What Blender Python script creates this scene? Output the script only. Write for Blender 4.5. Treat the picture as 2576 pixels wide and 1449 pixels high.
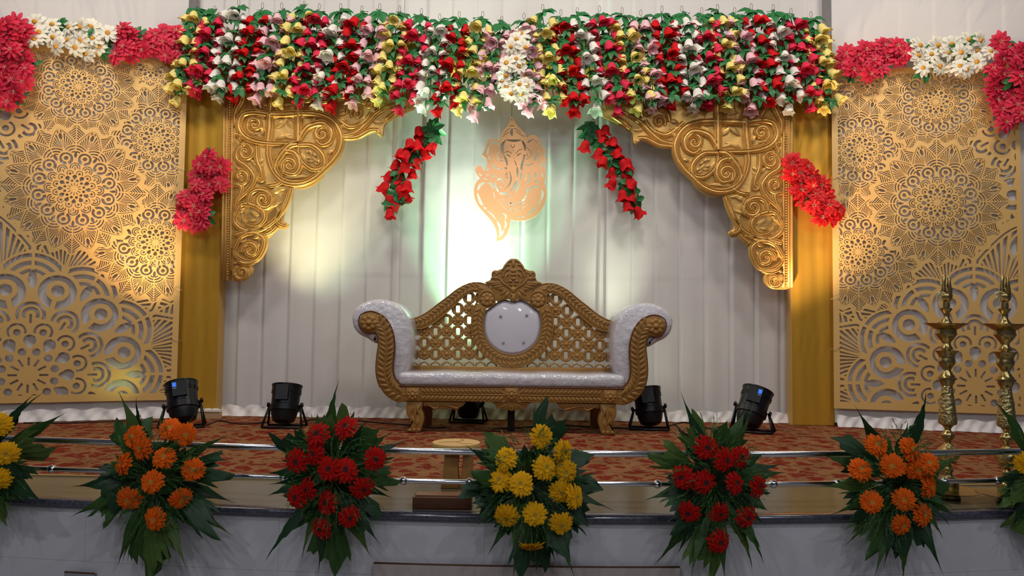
import bpy, math, random
import numpy as np
from mathutils import Vector, Matrix
R = math.radians
random.seed(7)
scn = bpy.context.scene
for o in list(bpy.data.objects): bpy.data.objects.remove(o)
COL = scn.collection

# ------------------------------------------------------------------ camera
FPX = 1860.0; HORIZON_PITCH = 2.8; ROLL = 0.75; EYE = 0.78
cam_d = bpy.data.cameras.new('camera'); cam = bpy.data.objects.new('camera', cam_d); COL.objects.link(cam)
cam_d.sensor_width = 36; cam_d.lens = 36 * FPX / 2576; cam_d.clip_end = 60
CM = Matrix.Rotation(R(90 + HORIZON_PITCH), 3, 'X') @ Matrix.Rotation(R(ROLL), 3, 'Z')
cam.matrix_world = Matrix.Translation((0, 0, EYE)) @ CM.to_4x4()
scn.camera = cam
CP = Vector((0, 0, EYE))
def ray(px, py): return CM @ Vector(((px - 1288) / FPX, -(py - 724.5) / FPX, -1))
def at(px, py, Y):
    d = ray(px, py); return CP + d * (Y / d.y)
def ground(px, py, z=0.0):
    d = ray(px, py); return CP + d * ((z - EYE) / d.z)

# ------------------------------------------------------------------ world, lights, exposure
w = bpy.data.worlds.new('hall_ambience'); scn.world = w; w.use_nodes = True
w.node_tree.nodes['Background'].inputs[0].default_value = (0.80, 0.82, 1.0, 1)
w.node_tree.nodes['Background'].inputs[1].default_value = 0.055
scn.view_settings.view_transform = 'Standard'; scn.view_settings.look = 'None'
scn.view_settings.gamma = 1; scn.view_settings.use_curve_mapping = False
scn.view_settings.exposure = 0.0
def area(name, loc, target, size, power, color, sy=None):
    d = bpy.data.lights.new(name, 'AREA'); d.energy = power; d.color = color
    d.shape = 'RECTANGLE' if sy else 'DISK'; d.size = size
    if sy: d.size_y = sy
    o = bpy.data.objects.new(name, d); COL.objects.link(o); o.location = loc
    o.rotation_euler = (Vector(target) - Vector(loc)).to_track_quat('-Z', 'Y').to_euler()
    return o
# stage ceiling lights (above the frame) and hall downlights
for i, x in enumerate((-3.0, -1.0, 1.0, 3.0)):
    area('stage_ceiling_light', (x, 3.9, 4.3), (x, 6.0, 1.6), 0.5, 40, (1.0, 0.91, 0.81))
for x in (-3.2, -1.1, 1.1, 3.2):
    for y in (-2.5, 0.6):
        area('hall_downlight', (x, y, 3.6), (x * 0.8, y + 2.2, 0), 0.16, 15, (0.93, 0.95, 1.0))

# ------------------------------------------------------------------ materials
MATS = {}
def mat(name, col, rough=0.5, metal=0.0, var=0.1, scale=25.0, bump=0.0, bscale=None, coat=0.0, spec=0.35, stretch=None, trans=0.0, emit=0.0, sheen=0.0):
    m = bpy.data.materials.new(name); m.use_nodes = True; MATS[name] = m
    nt = m.node_tree; n = nt.nodes; l = nt.links; p = n['Principled BSDF']
    p.inputs['Roughness'].default_value = rough; p.inputs['Metallic'].default_value = metal
    p.inputs['Coat Weight'].default_value = coat; p.inputs['Coat Roughness'].default_value = 0.08
    p.inputs['Specular IOR Level'].default_value = spec
    p.inputs['Sheen Weight'].default_value = sheen
    tc = n.new('ShaderNodeTexCoord'); mp = n.new('ShaderNodeMapping')
    if stretch: mp.inputs['Scale'].default_value = stretch
    l.new(tc.outputs['Object'], mp.inputs[0])
    nz = n.new('ShaderNodeTexNoise'); nz.inputs['Scale'].default_value = scale; nz.inputs['Detail'].default_value = 4
    l.new(mp.outputs[0], nz.inputs['Vector'])
    mx = n.new('ShaderNodeMix'); mx.data_type = 'RGBA'
    mx.inputs[6].default_value = (*[c * (1 - var) for c in col], 1); mx.inputs[7].default_value = (*[min(1, c * (1 + var)) for c in col], 1)
    l.new(nz.outputs[0], mx.inputs[0]); l.new(mx.outputs[2], p.inputs['Base Color'])
    if bump:
        nb = n.new('ShaderNodeTexNoise'); nb.inputs['Scale'].default_value = bscale or scale; nb.inputs['Detail'].default_value = 3
        l.new(mp.outputs[0], nb.inputs['Vector'])
        b = n.new('ShaderNodeBump'); b.inputs['Strength'].default_value = bump; b.inputs['Distance'].default_value = 0.02
        l.new(nb.outputs[0], b.inputs['Height']); l.new(b.outputs[0], p.inputs['Normal'])
        if coat: l.new(b.outputs[0], p.inputs['Coat Normal'])
    if trans:
        t = n.new('ShaderNodeBsdfTranslucent'); l.new(mx.outputs[2], t.inputs[0])
        ms = n.new('ShaderNodeMixShader'); ms.inputs[0].default_value = trans
        l.new(p.outputs[0], ms.inputs[1]); l.new(t.outputs[0], ms.inputs[2]); l.new(ms.outputs[0], n['Material Output'].inputs[0])
    if emit:
        p.inputs['Emission Color'].default_value = (*col, 1); p.inputs['Emission Strength'].default_value = emit
    return m
def curtain_mat(name, col, see=0.10):
    m = mat(name, col, 0.85, var=0.04, scale=3, spec=0.15, trans=0.25)
    nt = m.node_tree; n = nt.nodes; l = nt.links; out = n['Material Output']
    src = out.inputs[0].links[0].from_socket
    t = n.new('ShaderNodeBsdfTransparent'); ms = n.new('ShaderNodeMixShader'); ms.inputs[0].default_value = see
    l.new(src, ms.inputs[1]); l.new(t.outputs[0], ms.inputs[2]); l.new(ms.outputs[0], out.inputs[0])
    return m
M_curtain = curtain_mat('white_sheer', (0.80, 0.77, 0.76), 0.15)
M_cloth = mat('white_crumpled_cloth', (0.78, 0.75, 0.74), 0.7, var=0.05, scale=6, bump=0.5, bscale=9, stretch=(1, 1, .5))
M_wall = mat('painted_wall', (0.72, 0.70, 0.68), 0.9)
M_steel = mat('dark_steel_pipe', (0.06, 0.06, 0.06), 0.5, metal=0.6)
M_panel = mat('gold_painted_board', (0.70, 0.44, 0.15), 0.42, var=0.06, scale=4, spec=0.5, metal=0.18)
M_satin = mat('gold_satin', (0.52, 0.28, 0.022), 0.40, var=0.10, scale=5, bump=0.15, bscale=5, stretch=(1, 1, .25), metal=0.35, sheen=0.2)
M_carved = mat('gold_carved', (0.62, 0.37, 0.11), 0.38, metal=0.55, var=0.14, scale=14, bump=0.10, bscale=40)
M_plaque = mat('plaque_board', (0.64, 0.30, 0.155), 0.5, var=0.05, scale=6)
M_wood = mat('sofa_carved_wood', (0.29, 0.150, 0.038), 0.42, metal=0.12, var=0.16, scale=18, bump=0.12, bscale=45, stretch=(1, 1, 1))
M_wooddark = mat('sofa_rope', (0.12, 0.04, 0.015), 0.6)
M_plastic = mat('plastic_wrapped_leather', (0.56, 0.55, 0.60), 0.40, var=0.03, scale=5, bump=0.55, bscale=17, coat=1.0)
M_leather = mat('white_leather', (0.54, 0.53, 0.60), 0.30, var=0.03, scale=5, bump=0.12, bscale=9, coat=1.0)
M_button = mat('grey_button', (0.25, 0.25, 0.28), 0.3)
M_black = mat('black_metal', (0.006, 0.0065, 0.008), 0.35, var=0.3, spec=0.3)
M_cable = mat('cable', (0.03, 0.012, 0.010), 0.5)
M_lens = mat('lamp_lens', (0.9, 0.85, 0.7), 0.2)
M_blue = mat('blue_display', (0.02, 0.16, 0.8), 0.4, emit=0.5)
M_mark = mat('display_mark', (0.6, 0.7, 0.9), 0.4)
M_brass = mat('brass', (0.46, 0.34, 0.135), 0.26, metal=1.0, var=0.25, scale=12, bump=0.08, bscale=60)
M_brassorn = mat('brass_engraved', (0.50, 0.39, 0.17), 0.28, metal=1.0, var=0.3, scale=60, bump=0.5, bscale=70)
M_wick = mat('cotton_wick', (0.70, 0.58, 0.32), 0.9, var=0.2, scale=60)
M_chrome = mat('chrome', (0.72, 0.72, 0.76), 0.10, metal=1.0, var=0.05)
M_marblef = mat('grey_marble', (0.54, 0.535, 0.575), 0.35, var=0.08, scale=2.6, stretch=(1, 1, 3.5))
M_joint = mat('slab_joint', (0.36, 0.355, 0.38), 0.8)
M_beige = mat('beige_polished_stone', (0.14, 0.115, 0.07), 0.18, var=0.16, scale=3, spec=0.25)
M_hall = mat('hall_floor_tile', (0.35, 0.34, 0.33), 0.4)
M_woodlight = mat('raw_wood', (0.60, 0.37, 0.13), 0.6, var=0.2, scale=10, stretch=(1, 6, 6))
M_woodleg = mat('stool_leg_wood', (0.34, 0.17, 0.05), 0.45, var=0.25, scale=10, stretch=(6, 6, 1))
M_plank = mat('brown_plank', (0.10, 0.035, 0.018), 0.35, var=0.3, scale=8, stretch=(1, 8, 8))
M_hatch = mat('hatch_laminate', (0.40, 0.34, 0.33), 0.5, var=0.12, scale=20, stretch=(8, 1, .4))
M_white = mat('white_switch_board', (0.75, 0.73, 0.66), 0.5)
M_woodblk = mat('board_block', (0.45, 0.30, 0.16), 0.6)
M_stub = mat('dark_wood_stub', (0.10, 0.045, 0.02), 0.6)
M_wire = mat('thin_wire', (0.10, 0.07, 0.05), 0.5)
M_ltie = mat('steel_tie_wire', (0.6, 0.5, 0.4), 0.4, metal=.8)
def granite():
    m = mat('blue_black_granite', (0.06, 0.06, 0.085), 0.18, var=0.9, scale=70, coat=0.5); return m
M_granite = granite()
BELLC = {'yellow': (0.85, 0.71, 0.24), 'magenta': (0.70, 0.035, 0.085), 'white': (0.80, 0.78, 0.72), 'red': (0.60, 0.010, 0.014), 'pink': (0.80, 0.50, 0.55)}
M_bell = {k: mat('silk_' + k, v, 0.7, var=0.22, scale=28, trans=0.2, spec=0.15) for k, v in BELLC.items()}
M_leaf = mat('silk_leaf', (0.028, 0.17, 0.05), 0.45, var=0.45, scale=18, trans=0.12)
M_stamen = mat('silk_stamen', (0.72, 0.42, 0.06), 0.6)
M_daisyw = mat('daisy_white', (0.83, 0.80, 0.68), 0.6, var=0.06, trans=0.2)
M_daisyp = mat('daisy_pink', (0.68, 0.030, 0.075), 0.6, var=0.5, scale=14, trans=0.2)
M_daisyr = mat('daisy_red', (0.72, 0.018, 0.022), 0.55, var=0.3, scale=14, trans=0.2)
M_centw = mat('daisy_centre', (0.60, 0.28, 0.03), 0.8, var=0.4, scale=120)
M_centp = mat('daisy_centre_dark', (0.22, 0.03, 0.03), 0.8, var=0.3, scale=60)
M_gerb = {'orange': mat('gerbera_orange', (0.78, 0.125, 0.008), 0.8, var=0.16, scale=30, trans=0.15, spec=0.1),
          'red': mat('gerbera_red', (0.46, 0.009, 0.006), 0.8, var=0.2, scale=30, trans=0.15, spec=0.1),
          'yellow': mat('gerbera_yellow', (0.80, 0.42, 0.010), 0.8, var=0.16, scale=30, trans=0.15, spec=0.1)}
M_gcen = {'orange': mat('gerbera_eye_orange', (0.42, 0.24, 0.04), 0.9, var=0.5, scale=150),
          'red': mat('gerbera_eye_red', (0.05, 0.008, 0.008), 0.9, var=0.5, scale=150),
          'yellow': mat('gerbera_eye_yellow', (0.40, 0.24, 0.02), 0.9, var=0.5, scale=150)}
M_palm = [mat('palm_leaf_a', (0.034, 0.085, 0.018), 0.42, var=0.35, scale=14, stretch=(1, 1, 1), trans=0.10, spec=0.25),
          mat('palm_leaf_b', (0.075, 0.135, 0.030), 0.42, var=0.35, scale=14, trans=0.10, spec=0.25),
          mat('palm_leaf_c', (0.016, 0.048, 0.018), 0.40, var=0.35, scale=14, trans=0.10, spec=0.25)]
M_fern = mat('asparagus_fern', (0.04, 0.13, 0.03), 0.6, var=0.5, scale=20)
M_stem = mat('green_stem', (0.12, 0.17, 0.05), 0.6)

def carpet_mat():
    m = bpy.data.materials.new('red_beige_carpet'); m.use_nodes = True; nt = m.node_tree; n = nt.nodes; l = nt.links
    p = n['Principled BSDF']; p.inputs['Roughness'].default_value = 0.95; p.inputs['Specular IOR Level'].default_value = 0.1
    tc = n.new('ShaderNodeTexCoord'); mp = n.new('ShaderNodeMapping'); mp.inputs['Scale'].default_value = (5.0, 4.6, 1); l.new(tc.outputs['Object'], mp.inputs[0])
    nz = n.new('ShaderNodeTexNoise'); nz.inputs['Scale'].default_value = 2.2; nz.inputs['Detail'].default_value = 2
    l.new(mp.outputs[0], nz.inputs['Vector'])
    vadd = n.new('ShaderNodeMix'); vadd.data_type = 'RGBA'; vadd.blend_type = 'LINEAR_LIGHT'; vadd.inputs[0].default_value = 0.42
    l.new(mp.outputs[0], vadd.inputs[6]); l.new(nz.outputs['Color'], vadd.inputs[7])
    v = n.new('ShaderNodeTexVoronoi'); v.feature = 'DISTANCE_TO_EDGE'; v.inputs['Scale'].default_value = 1.5; v.inputs['Randomness'].default_value = 0.8
    l.new(vadd.outputs[2], v.inputs['Vector'])
    r1 = n.new('ShaderNodeValToRGB'); r1.color_ramp.elements[0].position = 0.07; r1.color_ramp.elements[1].position = 0.16
    l.new(v.outputs['Distance'], r1.inputs[0])
    v2 = n.new('ShaderNodeTexVoronoi'); v2.inputs['Scale'].default_value = 6.5; l.new(vadd.outputs[2], v2.inputs['Vector'])
    r2 = n.new('ShaderNodeValToRGB'); r2.color_ramp.elements[0].position = 0.30; r2.color_ramp.elements[1].position = 0.42
    r2.color_ramp.elements[0].color = (0, 0, 0, 1); l.new(v2.outputs['Distance'], r2.inputs[0])
    mul = n.new('ShaderNodeMath'); mul.operation = 'MULTIPLY'; l.new(r1.outputs[0], mul.inputs[0])
    nz2 = n.new('ShaderNodeTexNoise'); nz2.inputs['Scale'].default_value = 7; nz2.inputs['Detail'].default_value = 5; l.new(mp.outputs[0], nz2.inputs['Vector'])
    r3 = n.new('ShaderNodeValToRGB'); r3.color_ramp.elements[0].position = 0.42; r3.color_ramp.elements[1].position = 0.52; l.new(nz2.outputs[0], r3.inputs[0])
    mxv = n.new('ShaderNodeMath'); mxv.operation = 'MAXIMUM'; l.new(r2.outputs[0], mxv.inputs[0]); l.new(r3.outputs[0], mxv.inputs[1])
    l.new(mxv.outputs[0], mul.inputs[1])
    c = n.new('ShaderNodeMix'); c.data_type = 'RGBA'; c.inputs[6].default_value = (0.30, 0.145, 0.06, 1); c.inputs[7].default_value = (0.21, 0.022, 0.010, 1)
    l.new(mul.outputs[0], c.inputs[0])
    nf = n.new('ShaderNodeTexNoise'); nf.inputs['Scale'].default_value = 5; l.new(tc.outputs['Object'], nf.inputs['Vector'])
    c2 = n.new('ShaderNodeMix'); c2.data_type = 'RGBA'; c2.blend_type = 'MULTIPLY'; c2.inputs[0].default_value = 0.55; l.new(c.outputs[2], c2.inputs[6]); l.new(nf.outputs['Fac'], c2.inputs[7])
    l.new(c2.outputs[2], p.inputs['Base Color']); return m
M_carpet = carpet_mat()

# ------------------------------------------------------------------ helpers
def tag(o, label=None, cat=None, group=None, kind=None):
    if label: o['label'] = label
    if cat: o['category'] = cat
    if group: o['group'] = group
    if kind: o['kind'] = kind
    return o
def empty(name, loc, label=None, cat=None, group=None):
    o = bpy.data.objects.new(name, None); COL.objects.link(o); o.location = loc; o.empty_display_size = 0.05
    return tag(o, label, cat, group)
def inst(name, me, parent, M):
    """object sharing mesh data, M in world space, parent has pure translation"""
    o = bpy.data.objects.new(name, me); COL.objects.link(o)
    if parent is not None:
        o.parent = parent
        pl = parent.location
        if parent.parent is not None: pl = pl + parent.parent.location
        M = Matrix.Translation(-pl) @ M
    o.matrix_basis = M
    return o
class MB:
    def __init__(s): s.v = []; s.f = []
    def add(s, v, f):
        b = len(s.v); s.v += [tuple(p) for p in v]; s.f += [tuple(i + b for i in q) for q in f]; return s
    def box(s, a, b):
        x0, y0, z0 = a; x1, y1, z1 = b
        return s.add([(x0,y0,z0),(x1,y0,z0),(x1,y1,z0),(x0,y1,z0),(x0,y0,z1),(x1,y0,z1),(x1,y1,z1),(x0,y1,z1)],
                     [(0,3,2,1),(4,5,6,7),(0,1,5,4),(1,2,6,5),(2,3,7,6),(3,0,4,7)])
    def tube(s, pts, r, n=8, closed=False, flat=1.0, cap=True):
        pts = [Vector(p) for p in pts]; m = len(pts)
        rr = r if isinstance(r, (list, tuple)) else [r] * m
        up = None; rings = []
        for i in range(m):
            if closed: t = pts[(i + 1) % m] - pts[i - 1]
            else: t = pts[min(i + 1, m - 1)] - pts[max(i - 1, 0)]
            if t.length < 1e-9: t = Vector((0, 0, 1))
            t.normalize()
            if up is None: up = Vector((0, -1, 0)) if abs(t.y) < 0.9 else Vector((1, 0, 0))
            u = up - t * up.dot(t)
            if u.length < 1e-6: u = t.orthogonal()
            u.normalize(); up = u; vv = t.cross(u)
            rings.append([pts[i] + (u * math.cos(2 * math.pi * k / n) * flat + vv * math.sin(2 * math.pi * k / n)) * rr[i] for k in range(n)])
        b = len(s.v); s.v += [tuple(p) for q in rings for p in q]
        for i in range(m if closed else m - 1):
            j = (i + 1) % m
            for k in range(n):
                s.f.append((b + i * n + k, b + i * n + (k + 1) % n, b + j * n + (k + 1) % n, b + j * n + k))
        if not closed and cap:
            s.f.append(tuple(b + k for k in range(n))[::-1]); s.f.append(tuple(b + (m - 1) * n + k for k in range(n)))
        return s
    def ribbon(s, pts, wd, h):
        """grooved carved band lying in an XZ plane, raised towards -Y"""
        pts = [Vector(p) for p in pts]; m = len(pts)
        sec = ((-1, 0), (-.92, .7), (-.66, .95), (-.46, .5), (-.2, .92), (.2, .92), (.46, .5), (.66, .95), (.92, .7), (1, 0)); k = len(sec); b = len(s.v)
        for i in range(m):
            t = pts[min(i + 1, m - 1)] - pts[max(i - 1, 0)]
            if t.length < 1e-9: t = Vector((0, 0, 1))
            t.normalize(); q = Vector((-t.z, 0, t.x))
            for a, c in sec: s.v.append(tuple(pts[i] + q * a * wd[i] + Vector((0, -h * c * min(1, wd[i] / max(wd) * 1.3), 0))))
        for i in range(m - 1):
            for j in range(k - 1): s.f.append((b + i * k + j, b + i * k + j + 1, b + (i + 1) * k + j + 1, b + (i + 1) * k + j))
        s.f.append(tuple(b + j for j in range(k))); s.f.append(tuple(b + (m - 1) * k + j for j in range(k))[::-1])
        return s
    def lathe(s, prof, n=24, M=Matrix.Identity(4), mod=None):
        b = len(s.v)
        for r, z in prof:
            for k in range(n):
                a = 2 * math.pi * k / n; q = r * (mod(a, z) if mod else 1)
                s.v.append(tuple(M @ Vector((q * math.cos(a), q * math.sin(a), z))))
        for i in range(len(prof) - 1):
            for k in range(n):
                s.f.append((b + i * n + k, b + i * n + (k + 1) % n, b + (i + 1) * n + (k + 1) % n, b + (i + 1) * n + k))
        if prof[0][0] > 1e-5: s.f.append(tuple(b + k for k in range(n))[::-1])
        if prof[-1][0] > 1e-5: s.f.append(tuple(b + (len(prof) - 1) * n + k for k in range(n)))
        return s
    def prism(s, pts, y0, y1, bev=0.0):
        """polygon in XZ (list of (x,z)), extruded along Y, rounded front and back rims"""
        n = len(pts); A = sum(pts[i][0] * pts[(i + 1) % n][1] - pts[(i + 1) % n][0] * pts[i][1] for i in range(n))
        if A < 0: pts = pts[::-1]
        nor = []
        for i in range(n):
            ax, az = pts[i - 1]; bx, bz = pts[i]; cx, cz = pts[(i + 1) % n]
            t1 = Vector((bx - ax, bz - az)); t2 = Vector((cx - bx, cz - bz))
            if t1.length > 0: t1.normalize()
            if t2.length > 0: t2.normalize()
            q = Vector((-(t1.y + t2.y), t1.x + t2.x))
            if q.length > 0: q.normalize()
            nor.append(q)
        if bev: lay = [(bev, y0), (bev * .3, y0 + bev * .3), (0, y0 + bev), (0, y1 - bev), (bev * .3, y1 - bev * .3), (bev, y1)]
        else: lay = [(0, y0), (0, y1)]
        b = len(s.v)
        for ins, y in lay:
            for i in range(n): s.v.append((pts[i][0] + nor[i].x * ins, y, pts[i][1] + nor[i].y * ins))
        for L in range(len(lay) - 1):
            for i in range(n):
                j = (i + 1) % n
                s.f.append((b + L * n + i, b + L * n + j, b + (L + 1) * n + j, b + (L + 1) * n + i)[::-1])
        s.f.append(tuple(b + i for i in range(n))); s.f.append(tuple(b + (len(lay) - 1) * n + i for i in range(n))[::-1])
        return s
    def leafbump(s, a, b, wd, h, side=Vector((0, -1, 0))):
        """carved leaf lying on a surface: lens outline from a to b, ridge raised by h towards `side`"""
        a = Vector(a); b = Vector(b); t = b - a; q = t.cross(side); q.normalize()
        B = len(s.v); st = (0.0, 0.2, 0.5, 0.8, 1.0); ww = (0.15, 0.8, 1.0, 0.6, 0.05); hh = (0.3, 0.8, 1, 0.8, 0.2)
        for u, x, y in zip(st, ww, hh):
            c = a + t * u
            s.v += [tuple(c + q * wd * x), tuple(c + q * wd * x * .45 + side * h * y), tuple(c + side * h * y * .55), tuple(c - q * wd * x * .45 + side * h * y), tuple(c - q * wd * x)]
        for i in range(4):
            for k in range(4): s.f.append((B + i * 5 + k, B + i * 5 + k + 1, B + i * 5 + 6 + k, B + i * 5 + 5 + k))
        return s
    def mesh(s, name, m, smooth=True):
        me = bpy.data.meshes.new(name); me.from_pydata(s.v, [], s.f); me.materials.append(m)
        if smooth: me.polygons.foreach_set('use_smooth', [True] * len(me.polygons))
        me.update(); return me
    def build(s, name, m, parent=None, smooth=True, auto=None):
        """vertices in world space"""
        off = Vector((0, 0, 0))
        if parent is not None:
            off = parent.matrix_basis.translation.copy()
            p = parent.parent
            while p is not None: off += p.matrix_basis.translation; p = p.parent
        if off.length: s.v = [(x - off.x, y - off.y, z - off.z) for x, y, z in s.v]
        me = s.mesh(name, m, smooth)
        if auto is not None: me.set_sharp_from_angle(angle=R(auto))
        o = bpy.data.objects.new(name, me); COL.objects.link(o)
        if parent is not None: o.parent = parent
        return o
def struct(o): o['kind'] = 'structure'; return o
def smooth_path(pts, n=6, closed=False):
    """Catmull-Rom through tuples of any dimension"""
    P = [np.array(p, float) for p in pts]; m = len(P); out = []
    for i in range(m if closed else m - 1):
        if closed: a, b, c, d = P[i - 1], P[i], P[(i + 1) % m], P[(i + 2) % m]
        else: a, b, c, d = P[max(i - 1, 0)], P[i], P[i + 1], P[min(i + 2, m - 1)]
        for k in range(n):
            t = k / n
            out.append(tuple(0.5 * ((2 * b) + (-a + c) * t + (2 * a - 5 * b + 4 * c - d) * t * t + (-a + 3 * b - 3 * c + d) * t ** 3)))
    if not closed: out.append(tuple(P[-1]))
    return out
def spiral(cx, cy, r, turns=1.6, a0=0.0, dirn=1, r1=0.12, n=30):
    return [(cx + (r * (1 - t) + r * r1 * t) * math.cos(a0 + dirn * t * turns * 2 * math.pi), cy + (r * (1 - t) + r * r1 * t) * math.sin(a0 + dirn * t * turns * 2 * math.pi)) for t in [i / n for i in range(n + 1)]]
def orient(loc, nrm, spin=0.0, sc=1.0):
    q = Vector(nrm).normalized().to_track_quat('Z', 'Y').to_matrix().to_4x4()
    return Matrix.Translation(loc) @ q @ Matrix.Rotation(spin, 4, 'Z') @ Matrix.Diagonal((sc, sc, sc, 1))
rnd = random.uniform

# field (h>0 = hole) on a grid -> perforated board standing in XZ, thickness in Y
def board_from_field(h, x0, z0, st, y0, y1):
    ny, nx = h.shape; s = h <= 0
    h = np.where(np.abs(h) < 1e-7, -1e-7, h)
    V = []; F = []; vid = {}
    def gv(key, x, z):
        i = vid.get(key)
        if i is None: i = len(V); vid[key] = i; V.append((x, z))
        return i
    c = s[:-1, :-1].astype(int) + s[:-1, 1:] + s[1:, 1:] + s[1:, :-1]
    walls = []
    for j in range(ny - 1):
        row = c[j]; full = (row == 4).astype(int)
        d = np.diff(np.concatenate(([0], full, [0]))); a = np.where(d == 1)[0]; b = np.where(d == -1)[0]
        for i0, i1 in zip(a, b):
            F.append((gv((i0, j), x0 + i0 * st, z0 + j * st), gv((i1, j), x0 + i1 * st, z0 + j * st), gv((i1, j + 1), x0 + i1 * st, z0 + (j + 1) * st), gv((i0, j + 1), x0 + i0 * st, z0 + (j + 1) * st)))
        for i in np.where((row > 0) & (row < 4))[0]:
            cn = ((i, j), (i + 1, j), (i + 1, j + 1), (i, j + 1)); poly = []; cut = []
            for k in range(4):
                p = cn[k]; q = cn[(k + 1) % 4]; sp = s[p[1], p[0]]; sq = s[q[1], q[0]]
                if sp: poly.append(gv(p, x0 + p[0] * st, z0 + p[1] * st))
                if sp != sq:
                    hp = h[p[1], p[0]]; hq = h[q[1], q[0]]; t = hp / (hp - hq)
                    key = (p, q) if p < q else (q, p)
                    vi = gv(key, x0 + (p[0] + (q[0] - p[0]) * t) * st, z0 + (p[1] + (q[1] - p[1]) * t) * st)
                    poly.append(vi); cut.append(vi)
            if len(poly) > 2: F.append(tuple(poly))
            if len(cut) == 2: walls.append((cut[0], cut[1]))
            elif len(cut) == 4: walls += [(cut[0], cut[1]), (cut[2], cut[3])]
    n = len(V)
    # outer rim
    rim = []
    mb = MB(); mb.v = [(x, y0, z) for x, z in V] + [(x, y1, z) for x, z in V]
    mb.f = list(F) + [tuple(i + n for i in f[::-1]) for f in F] + [(a, b, b + n, a + n) for a, b in walls]
    return mb

# ------------------------------------------------------------------ THE PLACE: stage, walls
YC = 6.15     # curtain plane
edge_px = [(-420, 1230), (0, 1248), (155, 1253), (634, 1275), (979, 1287), (1134, 1290), (1513, 1294), (1929, 1293), (2032, 1291), (2387, 1287), (2566, 1281), (3000, 1264)]
edge = [ground(*p) for p in edge_px]
EX = np.array([p.x for p in edge]); EY = np.array([p.y for p in edge])
pf = np.polyfit(EX, EY, 4)
def edgeY(x): return float(np.polyval(pf, x))
carp_px = [(-300, 1190), (0, 1196), (634, 1205), (1100, 1210), (1513, 1219), (2032, 1222), (2576, 1218), (3000, 1212)]
cg = [ground(*p) for p in carp_px]; pc = np.polyfit([p.x for p in cg], [p.y for p in cg], 3)
def carpY(x): return max(float(np.polyval(pc, x)), edgeY(x) + 0.25)
XS = [i * 0.15 for i in range(-30, 31)]
def strip(name, fa, fb, z0, z1, m):
    mb = MB(); n = len(XS)
    for x in XS: mb.v += [(x, fa(x), z0), (x, fa(x), z1), (x, fb(x), z1), (x, fb(x), z0)]
    for i in range(n - 1):
        a = i * 4; b = a + 4
        for k in range(4): mb.f.append((a + k, b + k, b + (k + 1) % 4, a + (k + 1) % 4))
    mb.f += [(0, 1, 2, 3), tuple((n - 1) * 4 + k for k in (3, 2, 1, 0))]
    return mb.build(name, m, smooth=False)
tag(struct(strip('floor', lambda x: carpY(x), lambda x: 6.9, -0.06, 0.0, M_carpet)), 'red and beige patterned carpet covering the stage')
tag(struct(strip('trim_1', lambda x: edgeY(x) + 0.03, lambda x: carpY(x) - 0.001, -0.06, -0.001, M_beige)), 'polished beige stone border along the stage edge')
tag(struct(strip('trim_2', lambda x: carpY(x) - 0.012, lambda x: carpY(x) + 0.012, -0.03, 0.005, mat('carpet_edge_strip', (0.45, 0.33, 0.16), 0.35, metal=0.5))), 'thin metal strip at the carpet edge')
gr = MB(); n = len(XS)
for x in XS:
    y = edgeY(x)
    prof = [(0.03, -0.04), (-0.006, -0.04), (-0.018, -0.03), (-0.022, -0.016), (-0.014, -0.003), (0.0, 0.0), (0.03, 0.0)]
    gr.v += [(x, y + a, b) for a, b in prof]
for i in range(n - 1):
    for k in range(6): gr.f.append((i * 7 + k, i * 7 + 7 + k, i * 7 + 8 + k, i * 7 + k + 1))
tag(struct(gr.build('trim_3', M_granite)), 'dark speckled granite nosing along the stage edge')
# front wall of marble slabs
fw = strip('wall_front', lambda x: edgeY(x) + 0.003, lambda x: edgeY(x) + 0.25, -0.95, -0.04, M_joint)
tag(struct(fw), 'grey marble front wall of the stage')
xs = -4.4; k = 0
while xs < 4.4:
    wd = 0.86
    for z0, z1 in ((-0.95, -0.2605), (-0.2597, -0.04)):
        mb = MB(); nn = 5; off = 0.36 if z0 < -0.5 else 0
        for i in range(nn):
            x = xs + off + 0.0004 + (wd - 0.0008) * i / (nn - 1); y = edgeY(x)
            mb.v += [(x, y, z0), (x, y, z1), (x, y + 0.03, z1), (x, y + 0.03, z0)]
        for i in range(nn - 1):
            a = i * 4
            for q in range(4): mb.f.append((a + q, a + 4 + q, a + 4 + (q + 1) % 4, a + (q + 1) % 4))
        mb.f += [(0, 1, 2, 3), tuple((nn - 1) * 4 + q for q in (3, 2, 1, 0))]
        mb.build('marble_slab', M_marblef, fw, smooth=False)
    xs += wd
mb = MB().box((-8, -4, -1.0), (8, 2.9, -0.95)); tag(struct(mb.build('floor_hall', M_hall, smooth=False)), 'hall floor below the stage')
mb = MB().box((-6.5, 6.75, -0.06), (6.5, 6.9, 4.6)); tag(struct(mb.build('wall_back', M_wall, smooth=False)), 'plain wall behind the white drapes')
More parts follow.
